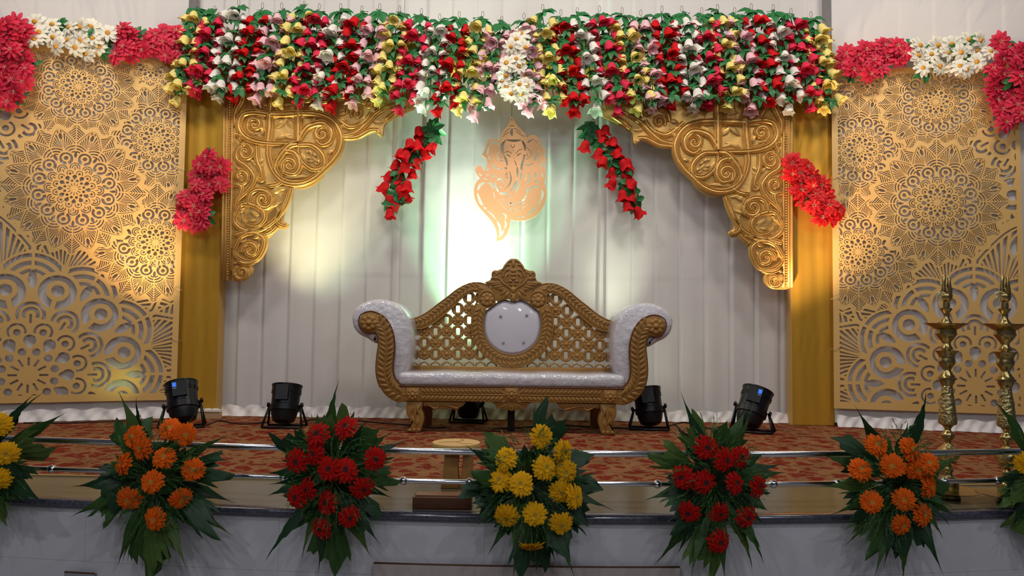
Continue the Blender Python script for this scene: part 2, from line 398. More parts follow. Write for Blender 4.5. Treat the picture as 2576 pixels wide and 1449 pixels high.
# laminate hatch let into the front wall (bottom edge of frame)
def hatch(px0, px1, py, m, label):
    x0 = at(px0, py, edgeY(at(px0, py, 3.05).x)).x; x1 = at(px1, py, edgeY(at(px1, py, 3.05).x)).x
    zt = at((px0 + px1) / 2, py, edgeY((x0 + x1) / 2) - 0.02).z
    e = empty('wall_hatch', ((x0 + x1) / 2, edgeY((x0 + x1) / 2) - 0.02, -0.95), label, 'hatch')
    mb = MB(); N = 8
    for i in range(N + 1):
        x = x0 + (x1 - x0) * i / N; y = edgeY(x)
        mb.v += [(x, y - 0.022, -0.95), (x, y - 0.022, zt), (x, y - 0.001, zt), (x, y - 0.001, -0.95)]
    for i in range(N):
        for q in range(4): mb.f.append((i * 4 + q, i * 4 + 4 + q, i * 4 + 4 + (q + 1) % 4, i * 4 + (q + 1) % 4))
    mb.f += [(0, 1, 2, 3), tuple(N * 4 + q for q in (3, 2, 1, 0))]
    mb.build('hatch_panel', m, e, smooth=False)
    mb = MB().tube([(x0 + (x1 - x0) * i / N, edgeY(x0 + (x1 - x0) * i / N) - 0.018, zt + 0.003) for i in range(N + 1)], 0.004, 6); mb.build('hatch_edge', M_stub, e)
hatch(942, 1708, 1427, M_hatch, 'pale laminate hatch in the marble wall below the yellow bouquet')
hatch(165, 240, 1443, M_button, 'small grey hatch in the marble wall at bottom left')

# ------------------------------------------------------------------ drapes
def pleat(u, seed, pitch=0.21):
    """u metres along -> depth offset"""
    rg = random.Random(int(seed * 1000 + math.floor(u / pitch))); f = (u / pitch) % 1.0
    amp = 0.012 + 0.022 * rg.random()
    amp *= 0.8; g = 0.08 + 0.25 * rg.random()
    if f < 0.06: y = -amp * f / 0.06
    elif f < 0.93: y = -amp * (1 - (0.75 + g) * ((f - 0.06) / 0.87) ** 1.3)
    else: y = 0.010 * math.sin((f - 0.93) / 0.07 * math.pi)
    return y + 0.0025 * math.sin(u * 37 + seed)
def drape(name, A, B, z0, z1, seed, m, label, group=None, pitch=0.21, flat=1.0):
    A = Vector(A); B = Vector(B); L = (B - A).length; t = (B - A) / L; nr = Vector((t.y, -t.x, 0))
    if nr.y > 0: nr = -nr
    nx = int(L / 0.011); nz = 10; mb = MB()
    for j in range(nz + 1):
        v = j / nz; z = z0 + (z1 - z0) * v
        for i in range(nx + 1):
            u = L * i / nx; d = pleat(u + 0.008 * math.sin(v * 5 + i * .01), seed, pitch) * (1.15 - 0.55 * v) * flat + 0.008 * flat * math.sin(u * 3.1 + v * 4 + seed)
            p = A + t * u - nr * d
            zz = z + (0.012 * math.sin(u * 23 + seed) if j == 0 else 0)
            mb.v.append((p.x, p.y, zz))
    for j in range(nz):
        for i in range(nx): mb.f.append((j * (nx + 1) + i, j * (nx + 1) + i + 1, (j + 1) * (nx + 1) + i + 1, (j + 1) * (nx + 1) + i))
    o = mb.build(name, m); return tag(o, label, 'curtain', group)
def hemroll(A, B, seed, parent):
    """gathered hem band at the foot of a drape"""
    A = Vector(A); B = Vector(B); L = (B - A).length; t = (B - A) / L; rg = random.Random(seed); nx = int(L / .012); mb = MB(); nz = 5
    ph = [rg.uniform(0, 6) for _ in range(4)]
    for j in range(nz + 1):
        v = j / nz
        for i in range(nx + 1):
            u = L * i / nx; p = A + t * u
            d = .010 * math.sin(u * 41 + ph[0] + v * 3) + .007 * math.sin(u * 77 + ph[1] - v * 5) + .006 * math.sin(u * 19 + ph[2])
            mb.v.append((p.x, p.y - .030 - .022 * (1 - v) ** 2 + d * (1 - .5 * v), .003 + .085 * v + (.008 * math.sin(u * 33 + ph[3]) if j == nz else 0)))
    for j in range(nz):
        for i in range(nx): mb.f.append((j * (nx + 1) + i, j * (nx + 1) + i + 1, (j + 1) * (nx + 1) + i + 1, (j + 1) * (nx + 1) + i))
    return mb.build('gathered_hem', M_cloth, parent)
bx = [at(p, 700, YC).x for p in (480, 1000, 1527, 2068)]
lab = ['white pleated curtain behind the left carved bracket', 'white pleated curtain behind the elephant plaque and sofa', 'white pleated curtain behind the right carved bracket']
ZT = 4.1
for i in range(3):
    c = drape('curtain', (bx[i] - 0.012, YC + (0.0 if i != 1 else 0.035), 0), (bx[i + 1] + 0.012, YC + (0.0 if i != 1 else 0.035), 0), 0.02, ZT, i + 1.3, M_curtain, lab[i], 'pleated drapes of the backdrop')
    hemroll((bx[i], YC - 0.03, 0), (bx[i + 1], YC - 0.03, 0), i, c)
# wing angles
LA = R(20); RA = R(12)
PL0 = at(447, 900, 5.92); PL0 = Vector((PL0.x, 5.92, 0)); PR0 = at(2097, 900, 5.92); PR0 = Vector((PR0.x, 5.92, 0))
tL = Vector((-math.cos(LA), -math.sin(LA), 0)); tR = Vector((math.cos(RA), -math.sin(RA), 0))
nL = Vector((-math.sin(LA), math.cos(LA), 0)); nR = Vector((math.sin(RA), math.cos(RA), 0))   # away from camera
a = PL0 + nL * 0.032 + tL * 2.6; b = PL0 + nL * 0.032 + tL * 0.012
c = drape('curtain', a, b, 0.02, ZT, 6.1, M_curtain, 'white drape behind the left perforated gold panel', 'pleated drapes of the backdrop', .25, .16); hemroll(a, b, 11, c)
a = PR0 + nR * 0.032 + tR * 0.012; b = PR0 + nR * 0.032 + tR * 2.6
c = drape('curtain', a, b, 0.02, ZT, 8.4, M_curtain, 'white drape behind the right perforated gold panel', 'pleated drapes of the backdrop', .25, .16); hemroll(a, b, 12, c)
# steel pipes of the backdrop frame, seen faintly through the sheer cloth
for z, lb in ((1.18, 'dark pipe behind the curtain, at the sofa crest'), (2.33, 'dark pipe behind the curtain, at the bracket tips')):
    mb = MB().tube([(-2.9, YC + 0.13, z), (2.9, YC + 0.13, z)], 0.022, 8); o = mb.build('backdrop_pipe', M_steel); tag(o, lb, 'pipe')
for px, lb in ((985, 'upright dark pipe behind the curtain left of the elephant plaque'), (1880, 'upright dark pipe behind the curtain beside the right pillar')):
    x = at(px, 700, YC + .08).x; mb = MB().tube([(x, YC + 0.18, 0), (x, YC + 0.18, 3.9)], 0.022, 8); o = mb.build('backdrop_pipe', M_steel); tag(o, lb, 'pipe')

# ------------------------------------------------------------------ gold pillars and beam
def pillar(x0, x1, ztop, label, seed):
    y0, y1 = 5.97, 6.10
    e = empty('gold_pillar', ((x0 + x1) / 2, (y0 + y1) / 2, 0), label, 'pillar')
    mb = MB(); nx, nz = 14, 40; rg = random.Random(seed)
    for j in range(nz + 1):
        z = 0.004 + (ztop - 0.004) * j / nz
        for i in range(nx + 1):
            u = i / nx; knot = math.exp(-((z - 0.62) / 0.06) ** 2)
            d = 0.003 * math.sin(u * 9 + seed + z * .7) + 0.002 * math.sin(u * 21 + z * 1.3) + 0.012 * knot * math.sin(u * 30 + z * 40)
            mb.v.append((x0 + (x1 - x0) * u, y0 + (d if 0 < i < nx else 0), z))
    for j in range(nz):
        for i in range(nx): mb.f.append((j * (nx + 1) + i, j * (nx + 1) + i + 1, (j + 1) * (nx + 1) + i + 1, (j + 1) * (nx + 1) + i))
    mb.build('front_cloth', M_satin, e)
    for x in (x0, x1):
        MB().add([(x, y0, 0), (x, y1, 0), (x, y1, ztop), (x, y0, ztop)], [(0, 1, 2, 3)]).build('side_cloth', M_satin, e)
    MB().box((x0 + .01, y0 + .015, 0), (x1 - .01, y1, ztop)).build('core', M_satin, e, smooth=False)
    return e
lx0 = at(448, 700, 5.97).x; lx1 = at(553, 700, 5.97).x; rx0 = at(1992, 700, 5.97).x; rx1 = at(2096, 700, 5.97).x
pl = pillar(lx0, lx1, 3.19, 'gold satin covered pillar beside the left perforated panel', 1.0)
pr = pillar(rx0, rx1, 3.19, 'gold satin covered pillar beside the right perforated panel', 2.0)
for e, x in ((pl, lx0), (pr, rx1)):
    s = -1 if x < 0 else 1
    MB().box((min(x, x + s * .03), 6.0, 3.06), (max(x, x + s * .03), 6.06, 3.2)).build('frame_stub', M_stub, e, smooth=False)
e = empty('gold_beam', (0, 6.0, 2.72), 'gold cloth beam behind the hanging flower strings', 'beam')
mb = MB(); nx = 120
for i in range(nx + 1):
    x = lx0 + (rx1 - lx0) * i / nx; y = 5.955 + 0.006 * math.sin(i * 1.1)
    zb = 2.80; mb.v += [(x, y, zb), (x, y, 3.15), (x, 5.968, 3.15), (x, 5.968, zb)]
for i in range(nx):
    for q in range(4): mb.f.append((i * 4 + q, i * 4 + 4 + q, i * 4 + 4 + (q + 1) % 4, i * 4 + (q + 1) % 4))
mb.build('beam_cloth', M_satin, e)
for px, py, rot in ((463, 850, 0), (2092, 860, 1)):
    pass

# ------------------------------------------------------------------ perforated gold panels
def mandala(X, Z, cx, cz, k):
    """hole field in metres; k = metres per unit"""
    x = (X - cx) / k; z = (Z - cz) / k; r = np.hypot(x, z); th = np.arctan2(x, z); W = math.pi / 6
    def fold(o):
        t = (th - o) / W; t = (t - np.round(t)) * W; return r * np.cos(t), r * np.sin(t), t
    pu, pv, pt = fold(0.0); qu, qv, qt = fold(W / 2)
    H = np.full(X.shape, -1e3)
    U = lambda f: np.maximum(H, f)
    def box(u, v, a, b, hw): return np.minimum(np.minimum(u - a, b - u), hw - np.abs(v))
    def circ(u, v, c, rad): return rad - np.hypot(u - c, v)
    def ringf(u, v, c, r0, r1): d = np.hypot(u - c, v); return np.minimum(r1 - d, d - r0)
    def eye(u, v, c, hl, hw):
        Rr = (hl * hl + hw * hw) / (2 * hw); return Rr - np.hypot(u - c, np.abs(v) + (Rr - hw))
    H = U(box(pu, pv, 62, 116, 7)); H = U(circ(qu, qv, 155, 25)); H = U(circ(pu, pv, 228, 37)); H = U(eye(pu, pv, 205, 34, 22))
    H = U(circ(qu, qv, 288, 22)); H = U(np.minimum(ringf(qu, qv, 292, 42, 57), qu - 270))
    H = U(np.minimum(ringf(pu, pv, 395, 66, 87), pu - 365)); H = U(np.minimum(ringf(pu, pv, 395, 30, 52), pu - 375)); H = U(box(pu, pv, 340, 400, 8))
    big = circ(qu, qv, 565, 113); gold = np.maximum(circ(qu, qv, 575, 68), np.minimum(14 - np.abs(qv), 560 - qu))
    H = U(np.minimum(big, -gold)); H = U(circ(qu, qv, 575, 39))
    nb = -circ(qu, qv, 565, 138); wedge = (R(13.2) - np.abs(pt)) * r
    H = U(eye(pu, pv, 628, 64, 27))
    for r0, r1 in ((82, 106), (130, 158), (182, 208)):
        f = np.minimum(np.minimum(ringf(pu, pv, 592, r0, r1), np.abs(pv) - 9), np.minimum(nb, wedge)); f = np.minimum(f, pu - 610); H = U(f)
    # outer pointed leaves
    hwid = 222 * np.clip((1110 - qu) / 330, 0, 1) ** 0.60; hwid = np.minimum(hwid, (R(14.4)) * qu)
    d = np.minimum(hwid - np.abs(qv), qu - 700)
    nb2 = np.hypot(pu - 592, pv) - 222
    H = U(np.minimum(np.minimum(d - 2, 17 - d), qu - 800))
    inn = np.minimum(np.minimum(d - 34, nb2), np.minimum(nb, -circ(qu, qv, 565, 140)))
    ev = eye(qu, qv, 975, 72, 30); H = U(np.minimum(ev, inn + 14))
    fan = np.arctan2(np.abs(qv), qu - 640); st = (fan / 0.125) % 1.0; stf = (0.28 - np.abs(st - 0.5)) * 0.125 * np.maximum(qu - 640, 30)
    H = U(np.minimum(np.minimum(stf, inn), np.minimum(-ev - 14, np.abs(qv) - 8)))
    # ribbed triangles between the leaves
    tri = np.minimum((1200 - pu) * 0.72 - np.abs(pv), pu - 880); tri = np.minimum(tri, -d - 22)
    s2 = ((pu + np.abs(pv) * 0.9) / 46) % 1.0; H = U(np.minimum(np.minimum((0.29 - np.abs(s2 - .5)) * 46, tri), np.abs(pv) - 7))
    reg = 1120 + 45 * np.cos(24 * th / 2 * 2) - r
    return H * k, reg * k
PW, PH, ST = 1.36, 2.72, 0.003
nx = int(PW / ST) + 1; nz = int(PH / ST) + 1
gx = np.arange(nx) * ST; gz = np.arange(nz) * ST; GX, GZ = np.meshgrid(gx, gz)
KE = 1 / 872.0
field = np.full(GX.shape, -0.05)
for cu, cv, sc in ((1.46, 2.28, 0.95), (1.02, .206, 1.0), (.27, 2.66, .31), (.208, 2.07, .335), (.77, 2.43, .315), (.19, 1.246, .350), (.77, 1.63, .372)):
    hm, rg = mandala(GX, GZ, cu, cv, KE * sc)
    field = np.where(rg > -0.016, np.maximum(np.minimum(field, -(rg + 0.016)), np.minimum(hm, rg)), np.minimum(field, -(rg + 0.016)))
inner = np.minimum(np.minimum(GX - 0.045, PW - 0.035 - GX), np.minimum(GZ - 0.055, PH - 0.05 - GZ))
field = np.minimum(field, inner)
pm = board_from_field(field, 0, 0, ST, -0.006, 0.006)
rim = [(0, 0), (gx[-1], 0), (gx[-1], gz[-1]), (0, gz[-1])]
for i in range(4):
    (a0, b0), (a1, b1) = rim[i], rim[(i + 1) % 4]
    pm.add([(a0, -.006, b0), (a1, -.006, b1), (a1, .006, b1), (a0, .006, b0)], [(0, 1, 2, 3)])
pmesh = pm.mesh('perforated_board', M_panel, smooth=False)
def panel(P0, t, nrm, label):
    ax = Vector((t.x, t.y, 0)); ay = nrm; M = Matrix(((ax.x, ay.x, 0, 0), (ax.y, ay.y, 0, 0), (0, 0, 1, 0), (0, 0, 0, 1)))
    base = Vector((P0.x, P0.y, 0)); e = empty('perforated_panel', base, label, 'panel')
    inst('perforated_board', pmesh, e, Matrix.Translation((P0.x, P0.y, 0.145)) @ M)
    mb = MB()
    for f in (0.06, 1.30):
        p = base + t * f + nrm * 0.085
        mb.box((p.x - .015, p.y - .015, 0.0), (p.x + .015, p.y + .015, 2.8))
    mb.build('support_batten', M_wall, e, smooth=False)
    for z in (1.02, 1.99, 0.62):
        p0 = base + t * 0.05 - nrm * .008; mb = MB().tube([p0 + Vector((0, 0, z)), p0 - t * .03 - nrm * .012 + Vector((0, 0, z + .004)), p0 - t * .075 - nrm * .01 + Vector((0, 0, z - .006))], 0.0018, 6); mb.build('tie_wire', M_ltie, e)
    return e
panel(PL0, tL, nL, 'gold panel with cut-out mandalas at the left of the stage')
panel(PR0, tR, nR, 'gold panel with cut-out mandalas behind the brass lamps')

# ------------------------------------------------------------------ carved corner brackets
def bz(x, y): return (540 + x * .3588, 200 + y * .3588)
YBK = 5.93
def bracket(mirror, label):
    cxm = 1278.2
    def P(x, y, dy=0.0):
        px, py = bz(x, y)
        v = at(px, py, YBK)
        if mirror:
            q = at(2 * cxm - px, py + 20.5, YBK); v = q
        return Vector((v.x, YBK + dy, v.z))
    out = [(60,-30),(60,1400),(110,1415),(200,1410),(255,1370),(268,1325),(250,1290),(290,1275),(330,1230),(355,1170),(362,1125),(400,1090),(405,1060),(440,1045),(495,1048),(516,1015),(490,1000),(478,970),(505,890),(540,820),(540,758),(600,768),(680,745),(750,690),(775,635),(850,580),(895,490),(905,422),(980,420),(1070,388),(1130,368),(1155,402),(1180,385),(1190,320),(1240,280),(1310,245),(1400,205),(1400,-30)]
    base = P(90, 1415); e = empty('carved_bracket', (base.x, YBK, base.z), label, 'bracket', 'carved gold corner brackets')
    s2 = smooth_path(out[2:-1], 4); pts = [out[0], out[1]] + s2 + [out[-1]]
    pp = [(P(x, y).x, P(x, y).z) for x, y in pts]
    MB().prism(pp, YBK - 0.005, YBK + 0.035, 0.006).build('back_board', M_carved, e, smooth=True, auto=40)
    u = .3588 / (FPX / YBK)   # metres per zoom unit
    def scroll(path, r=17, closed=False, name='scroll', dy=-0.006, fl=1.05):
        m = len(path); rr = [1.42 * r * u * (0.55 + 0.45 * math.sin(math.pi * min(1, max(0.08, i / m * .8 + .18)))) for i in range(m)] if not closed else 1.4 * r * u
        P3 = [P(x, y, -.003) for x, y in path]
        MB().ribbon(P3, [q * 1.12 for q in rr], r * u * 1.55).build(name, M_carved, e, auto=60)
    S = lambda p, n=7, c=False: smooth_path(p, n, c)
    # bold framed rings
    ring = [(395,245),(560,240),(720,245),(830,290),(888,390),(880,490),(830,570),(765,635),(690,700),(590,735),(480,715),(410,640),(378,540),(378,455),(390,300)]
    scroll(S(ring), 16); scroll(S([(640 + (x - 640) * .92, 480 + (y - 480) * .92) for x, y in ring]), 11, dy=-.006)
    scroll(S([(380,245),(280,232),(200,252),(172,325),(200,390),(270,430),(380,450),(580,452)]), 17)
    scroll(S([(400,268),(300,262),(235,285),(212,330),(235,375),(300,408),(390,425)]), 10)
    scroll(S([(255,-30),(258,120),(300,215),(385,238),(405,150),(408,-30)]), 16)
    scroll(S([(200,60),(190,150),(150,240),(150,330)]), 16); scroll([(395,250),(390,340),(378,440)], 20); scroll([(590,-30),(592,200),(588,440)], 20)
    scroll([(400,250),(500,247),(600,240)], 18)
    scroll(S([(585,455),(520,475),(450,560),(430,630),(470,690)]), 18); scroll(S([(592,430),(640,350),(700,318),(770,312),(820,360),(815,430),(760,462),(715,430)]), 18)
    scroll(S([(590,460),(690,465),(765,535),(765,615),(690,632),(610,565),(588,465)]), 15)
    scroll(S([(440,560),(500,505),(570,520),(600,600),(570,660),(500,650),(490,600)]), 16)
    for cx, cy, r, a, d in ((285,320,62,1.5,1),(755,385,66,.4,-1),(530,605,62,2.2,1),(220,512,62,-2,1),(190,682,58,2.4,-1),(345,845,72,-1.2,1),(255,1198,62,2.9,1),(195,1352,56,-2.4,-1),(1000,240,46,2.5,1),(322,690,30,.2,1),(150,1330,24,0,1),(1090,170,50,1.0,-1),(770,110,60,0,1),(650,110,50,2,-1)):
        scroll(spiral(cx, cy, r, 1.5, a, d), max(9, r * .22))
        MB().lathe([(r * .30 * u, 0), (r * .24 * u, .010), (r * .1 * u, .016), (0, .017)], 10, Matrix.Translation(P(cx, cy, -.004)) @ Matrix.Rotation(R(90), 4, 'X')).build('scroll_boss', M_carved, e)
    for p in ([(220,450),(168,490),(160,560),(235,615),(282,690),(245,770),(165,850),(145,930)], [(150,385),(185,400),(165,450)], [(142,735),(188,750),(185,800),(150,870)],
              [(145,930),(150,1010),(230,1062),(330,1052),(430,985),(490,880),(520,780)], [(150,960),(190,880),(270,880),(340,920),(352,980),(300,1030),(225,1012),(205,960)],
              [(240,880),(255,800),(330,775),(405,820),(410,880),(350,895)], [(145,1090),(260,1062),(410,1040)], [(138,1190),(190,1105),(270,1075),(345,1110),(350,1180),(300,1262),(215,1278),(150,1235),(138,1190)],
              [(900,395),(990,375),(1070,310),(1140,240),(1260,170)], [(830,245),(890,300),(960,335),(1050,300),(1100,230)], [(930,240),(945,180),(1000,150),(1060,170)],
              [(905,415),(1000,405),(1090,360),(1150,355)], [(490,705),(440,740),(370,750)], [(540,765),(500,880),(440,990),(500,1030)], [(440,1030),(390,1075),(345,1090)], [(300,470),(300,560),(330,640),(345,700)], [(1200,290),(1260,240),(1330,200)], [(280,1280),(220,1290),(160,1270)]):
        scroll(S(p), 14)
    # leaves
    for a, b, wd in (((430,340),(520,270),30),((560,340),(500,275),30),((425,425),(540,385),26),((560,420),(470,395),18),((620,340),(725,262),26),((640,310),(700,280),14),((480,690),(655,680),24),((660,590),(600,510),20),((790,520),(835,500),20),
                     ((640,500),(665,520),12),((665,495),(690,530),12),((690,520),(720,545),12),((630,545),(680,560),12),((650,575),(700,580),12),((690,590),(740,600),12),((730,560),(740,600),10),((680,540),(735,590),10),
                     ((300,590),(350,560),18),((300,620),(350,600),18),((230,380),(310,385),20),((330,330),(345,400),16),((380,800),(480,760),30),((420,760),(510,770),20),((370,900),(480,860),18),((190,960),(230,1020),18),((230,1000),(300,985),16),((170,940),(215,900),18),((250,930),(320,960),18),
                     ((260,1120),(330,1090),18),((360,1080),(390,1110),16),((170,1150),(220,1130),14),((300,1200),(320,1150),12),((130,1300),(170,1280),12),((130,1380),(160,1360),12),
                     ((860,250),(940,230),26),((830,290),(930,290),26),((930,320),(860,350),24),((1000,320),(1080,260),20),((1110,300),(1190,300),20),((1130,350),(1165,395),22),((1060,180),(1130,150),18),((500,1000),(455,1035),18),((330,180),(380,190),16),((290,190),(350,200),12),((660,180),(760,160),20),((440,180),(560,180),22),((1180,210),(1250,190),16),
                     ((150,420),(180,480),16),((150,620),(190,640),12),((250,560),(290,600),16),((1010,130),(1080,100),20),((880,130),(960,110),22)):
        MB().leafbump(P(*a, -.004), P(*b, -.004), wd * u * .8, .024).build('carved_leaf', M_carved, e)
    # moulding with beads
    for x, r in ((70, 8), (92, 6), (128, 9)):
        MB().tube([P(x - (0 if mirror else (y - 90) * .012), y, -.008) for y in (-30, 300, 700, 1100, 1400)], r * u, 6).build('moulding', M_carved, e)
    mb = MB()
    for i in range(78):
        y = -20 + i * 18; q = P(110 - (0 if mirror else (y - 90) * .012), y, -.006); r = 7.2 * u
        mb.lathe([(r, 0), (r * .8, r * .8), (0, r * 1.2)], 6, Matrix.Translation(q) @ Matrix.Rotation(R(90), 4, 'X'))
    o = mb.build('bead_row', M_carved, e); o['kind'] = 'stuff'
    return e
bracket(False, 'carved gold scroll bracket fixed to the left pillar')
bracket(True, 'carved gold scroll bracket fixed to the right pillar')

# ------------------------------------------------------------------ elephant-headed plaque
YG = 6.095
go = [(550,110),(580,150),(600,190),(640,235),(675,270),(697,305),(705,322),(730,300),(770,292),(805,310),(835,350),(850,400),(880,440),(884,475),(858,488),(882,506),(893,535),(884,565),(880,600),(888,660),(885,720),(878,765),(895,810),(900,870),(893,930),(870,990),(830,1050),(780,1095),(720,1122),(650,1133),(600,1133),(555,1125),(550,1175),(535,1230),(510,1285),(470,1320),(420,1333),(425,1290),(420,1240),(400,1185),(360,1125),(310,1070),(255,1010),(215,940),(200,870),(205,800),(230,750),(257,725),(240,705),(215,670),(210,635),(225,610),(255,603),(277,622),(286,650),(300,640),(320,600),(325,565),(310,530),(280,505),(275,490),(300,440),(310,400),(330,355),(360,335),(400,340),(428,350),(440,342),(446,310),(465,265),(500,225),(525,185),(540,150)]
strokes = [([(492,350),(466,392),(464,440),(474,478)],11),([(508,346),(580,351),(645,345)],9),([(660,355),(684,400),(687,442)],9),([(686,480),(667,560),(656,618),(667,648)],8),([(480,492),(505,540),(518,596)],7),
 ([(613,612),(619,660),(616,700)],7),([(610,735),(595,790),(557,842)],10),([(533,857),(490,871),(447,866)],9),([(434,853),(407,805),(404,758)],8),([(412,742),(445,726),(478,740),(488,772)],7),([(440,790),(460,806),(484,796)],4),
 ([(655,665),(652,738)],6),([(642,762),(602,858)],6),([(585,880),(508,909)],4),([(542,655),(556,720),(541,780),(497,828)],5),
 ([(340,415),(358,380),(400,367),(436,402)],7),([(331,430),(323,488)],8),([(332,508),(353,546)],6),([(362,572),(400,618),(463,632)],6),
 ([(713,370),(740,347),(770,340)],6),([(785,347),(800,370)],5),([(822,452),(792,520),(778,546)],7),([(768,566),(730,592),(682,586)],5),
 ([(442,455),(417,475),(422,520),(440,545),(473,550)],3.5),([(708,425),(738,455),(745,490),(720,525),(697,530)],3.5),([(452,490),(452,510),(470,520)],3.5),([(700,480),(712,490),(706,505)],3.5),
 ([(490,470),(525,459),(557,478)],3),([(600,475),(630,442),(660,437)],3),([(508,492),(530,497),(544,514)],4.5),([(612,500),(627,486),(648,476)],4.5),
 ([(550,388),(554,410),(568,421),(583,408),(584,392)],3.5),([(573,448),(573.5,448)],6),([(584,527),(584.5,527)],6),([(590,550),(605,595)],3.5),
 ([(561,232),(553,268),(560,300)],9),([(478,288),(508,252),(538,236)],3.5),([(640,270),(608,242),(582,233)],3.5),([(470,312),(500,290),(530,272)],3.5),([(680,310),(640,290),(600,262)],3.5),([(535,208),(578,208)],5),([(556,140),(558,155)],5),
 ([(327,618),(330,650)],9),([(314,684),(344,687)],7),([(242,672),(274,703)],5),([(282,716),(338,735)],5),([(367,716),(390,697),(422,701)],6),([(498,620),(510,625)],10),
 ([(520,662),(500,688),(508,712),(530,716)],3.5),([(682,670),(704,690),(690,733)],3.5),([(512,680),(518,695)],3),
 ([(854,552),(841,618)],7),([(851,652),(859,706)],6),([(792,652),(789,718)],8),([(787,747),(838,756)],6),([(726,668),(735,735),(692,778)],5),
 ([(721,803),(716,868)],9),([(709,882),(692,906)],7),([(698,912),(632,964)],6),([(618,971),(512,958)],4.5),([(495,943),(467,914)],3),([(475,942),(540,990),(558,996)],2.8),([(600,988),(650,975),(702,945)],2.8),
 ([(236,838),(256,792),(303,764)],9),([(330,765),(364,780),(381,823)],8),([(233,872),(260,950),(284,984)],9),([(297,1002),(319,1024)],7),([(330,1036),(380,1080),(417,1126)],4.5),([(387,850),(402,918)],4),([(428,1142),(455,1200),(456,1268)],7),
 ([(482,1062),(511,1085),(506,1118)],6),([(501,1132),(512,1170),(498,1206)],6),([(489,1232),(452,1288)],8),
 ([(747,820),(780,797),(823,801)],7),([(855,828),(862,880),(846,930)],8),([(839,937),(823,977)],6),([(808,992),(712,1080)],6),([(694,1090),(588,1103)],4),
 ([(600,1005),(605,1020),(600,1035)],4),([(556,1005),(551,1020),(556,1037)],4),([(565,995),(590,995)],4),([(568,1047),(590,1047)],3.5)]
for i in range(12):
    t = i / 11; x = 440 + 98 * t; y = 932 + 105 * (1 - (1 - t) ** 1.7); strokes.append(([(x, y), (x - 3 + 6 * t, y - 9)], 2.4))
    x = 615 + 112 * t; y = 1040 - 85 * t ** 1.5; strokes.append(([(x, y), (x + 4 * t, y - 9)], 2.4))
gs = 300 / 1144 / (FPX / YG)      # metres per zoom unit
gc = at(1140 + 555 * .2622, 260 + 720 * .2622, YG)
gst = 0.0018; gx0, gx1, gz0, gz1 = 190, 910, 95, 1345
nx = int((gx1 - gx0) * gs / gst) + 1; nz = int((gz1 - gz0) * gs / gst) + 1
UX, UY = np.meshgrid(gx0 + np.arange(nx) * gst / gs, gz1 - np.arange(nz) * gst / gs)
def polysdf(X, Y, poly):
    d = np.full(X.shape, 1e9); ins = np.zeros(X.shape, bool); n = len(poly)
    for i in range(n):
        ax, ay = poly[i]; bx_, by = poly[(i + 1) % n]; ex, ey = bx_ - ax, by - ay
        t = np.clip(((X - ax) * ex + (Y - ay) * ey) / (ex * ex + ey * ey + 1e-12), 0, 1)
        d = np.minimum(d, np.hypot(X - ax - t * ex, Y - ay - t * ey))
        if ay != by:
            c = ((ay > Y) != (by > Y)) & (X < (bx_ - ax) * (Y - ay) / (by - ay) + ax); ins ^= c
    return np.where(ins, d, -d)
fo = -polysdf(UX, UY, smooth_path(go, 3, True))
for pts, hw in strokes:
    hw = hw * 1.28 if hw > 4 else hw * 1.1
    pts = smooth_path(pts, 4) if len(pts) > 2 else pts
    xs_ = [p[0] for p in pts]; ys_ = [p[1] for p in pts]; pad = hw + 12
    i0 = max(0, int((min(xs_) - pad - gx0) * gs / gst)); i1 = min(nx, int((max(xs_) + pad - gx0) * gs / gst) + 2)
    j0 = max(0, int((gz1 - max(ys_) - pad) * gs / gst)); j1 = min(nz, int((gz1 - min(ys_) + pad) * gs / gst) + 2)
    sx = UX[j0:j1, i0:i1]; sy = UY[j0:j1, i0:i1]; d = np.full(sx.shape, -1e9); N = len(pts) - 1
    for i in range(N):
        ax, ay = pts[i]; bx_, by = pts[i + 1]; ex, ey = bx_ - ax, by - ay
        t = np.clip(((sx - ax) * ex + (sy - ay) * ey) / (ex * ex + ey * ey + 1e-9), 0, 1)
        wv = hw * (0.45 + 0.75 * np.sin(math.pi * np.clip((i + t) / N, 0.05, 0.95))) if hw > 4 else hw
        d = np.maximum(d, wv - np.hypot(sx - ax - t * ex, sy - ay - t * ey))
    fo[j0:j1, i0:i1] = np.maximum(fo[j0:j1, i0:i1], d)
gb = board_from_field(fo * gs, gc.x + (gx0 - 555) * gs, gc.z - (gz1 - 720) * gs, gst, YG - 0.007, YG + 0.007)
e = empty('deity_plaque', (gc.x, YG, gc.z - 0.5), 'tan cut-out plaque of an elephant-headed deity hung on the white curtain', 'plaque')
gb.build('cutout_board', M_plaque, e, smooth=False)
mb = MB().tube([(gc.x, YG + .01, gc.z + .45), (gc.x, YG + .02, gc.z + .75), (gc.x, 5.97, gc.z + .98)], 0.002, 5); mb.build('hanging_wire', M_wire, e)
mb = MB()
for dx, dz in ((-.1, .2), (.1, .2), (0, -.2)): mb.tube([(gc.x + dx, YG + .006, gc.z + dz), (gc.x + dx, YC - .02, gc.z + dz)], 0.008, 6)
mb.build('spacer_pegs', M_stub, e)

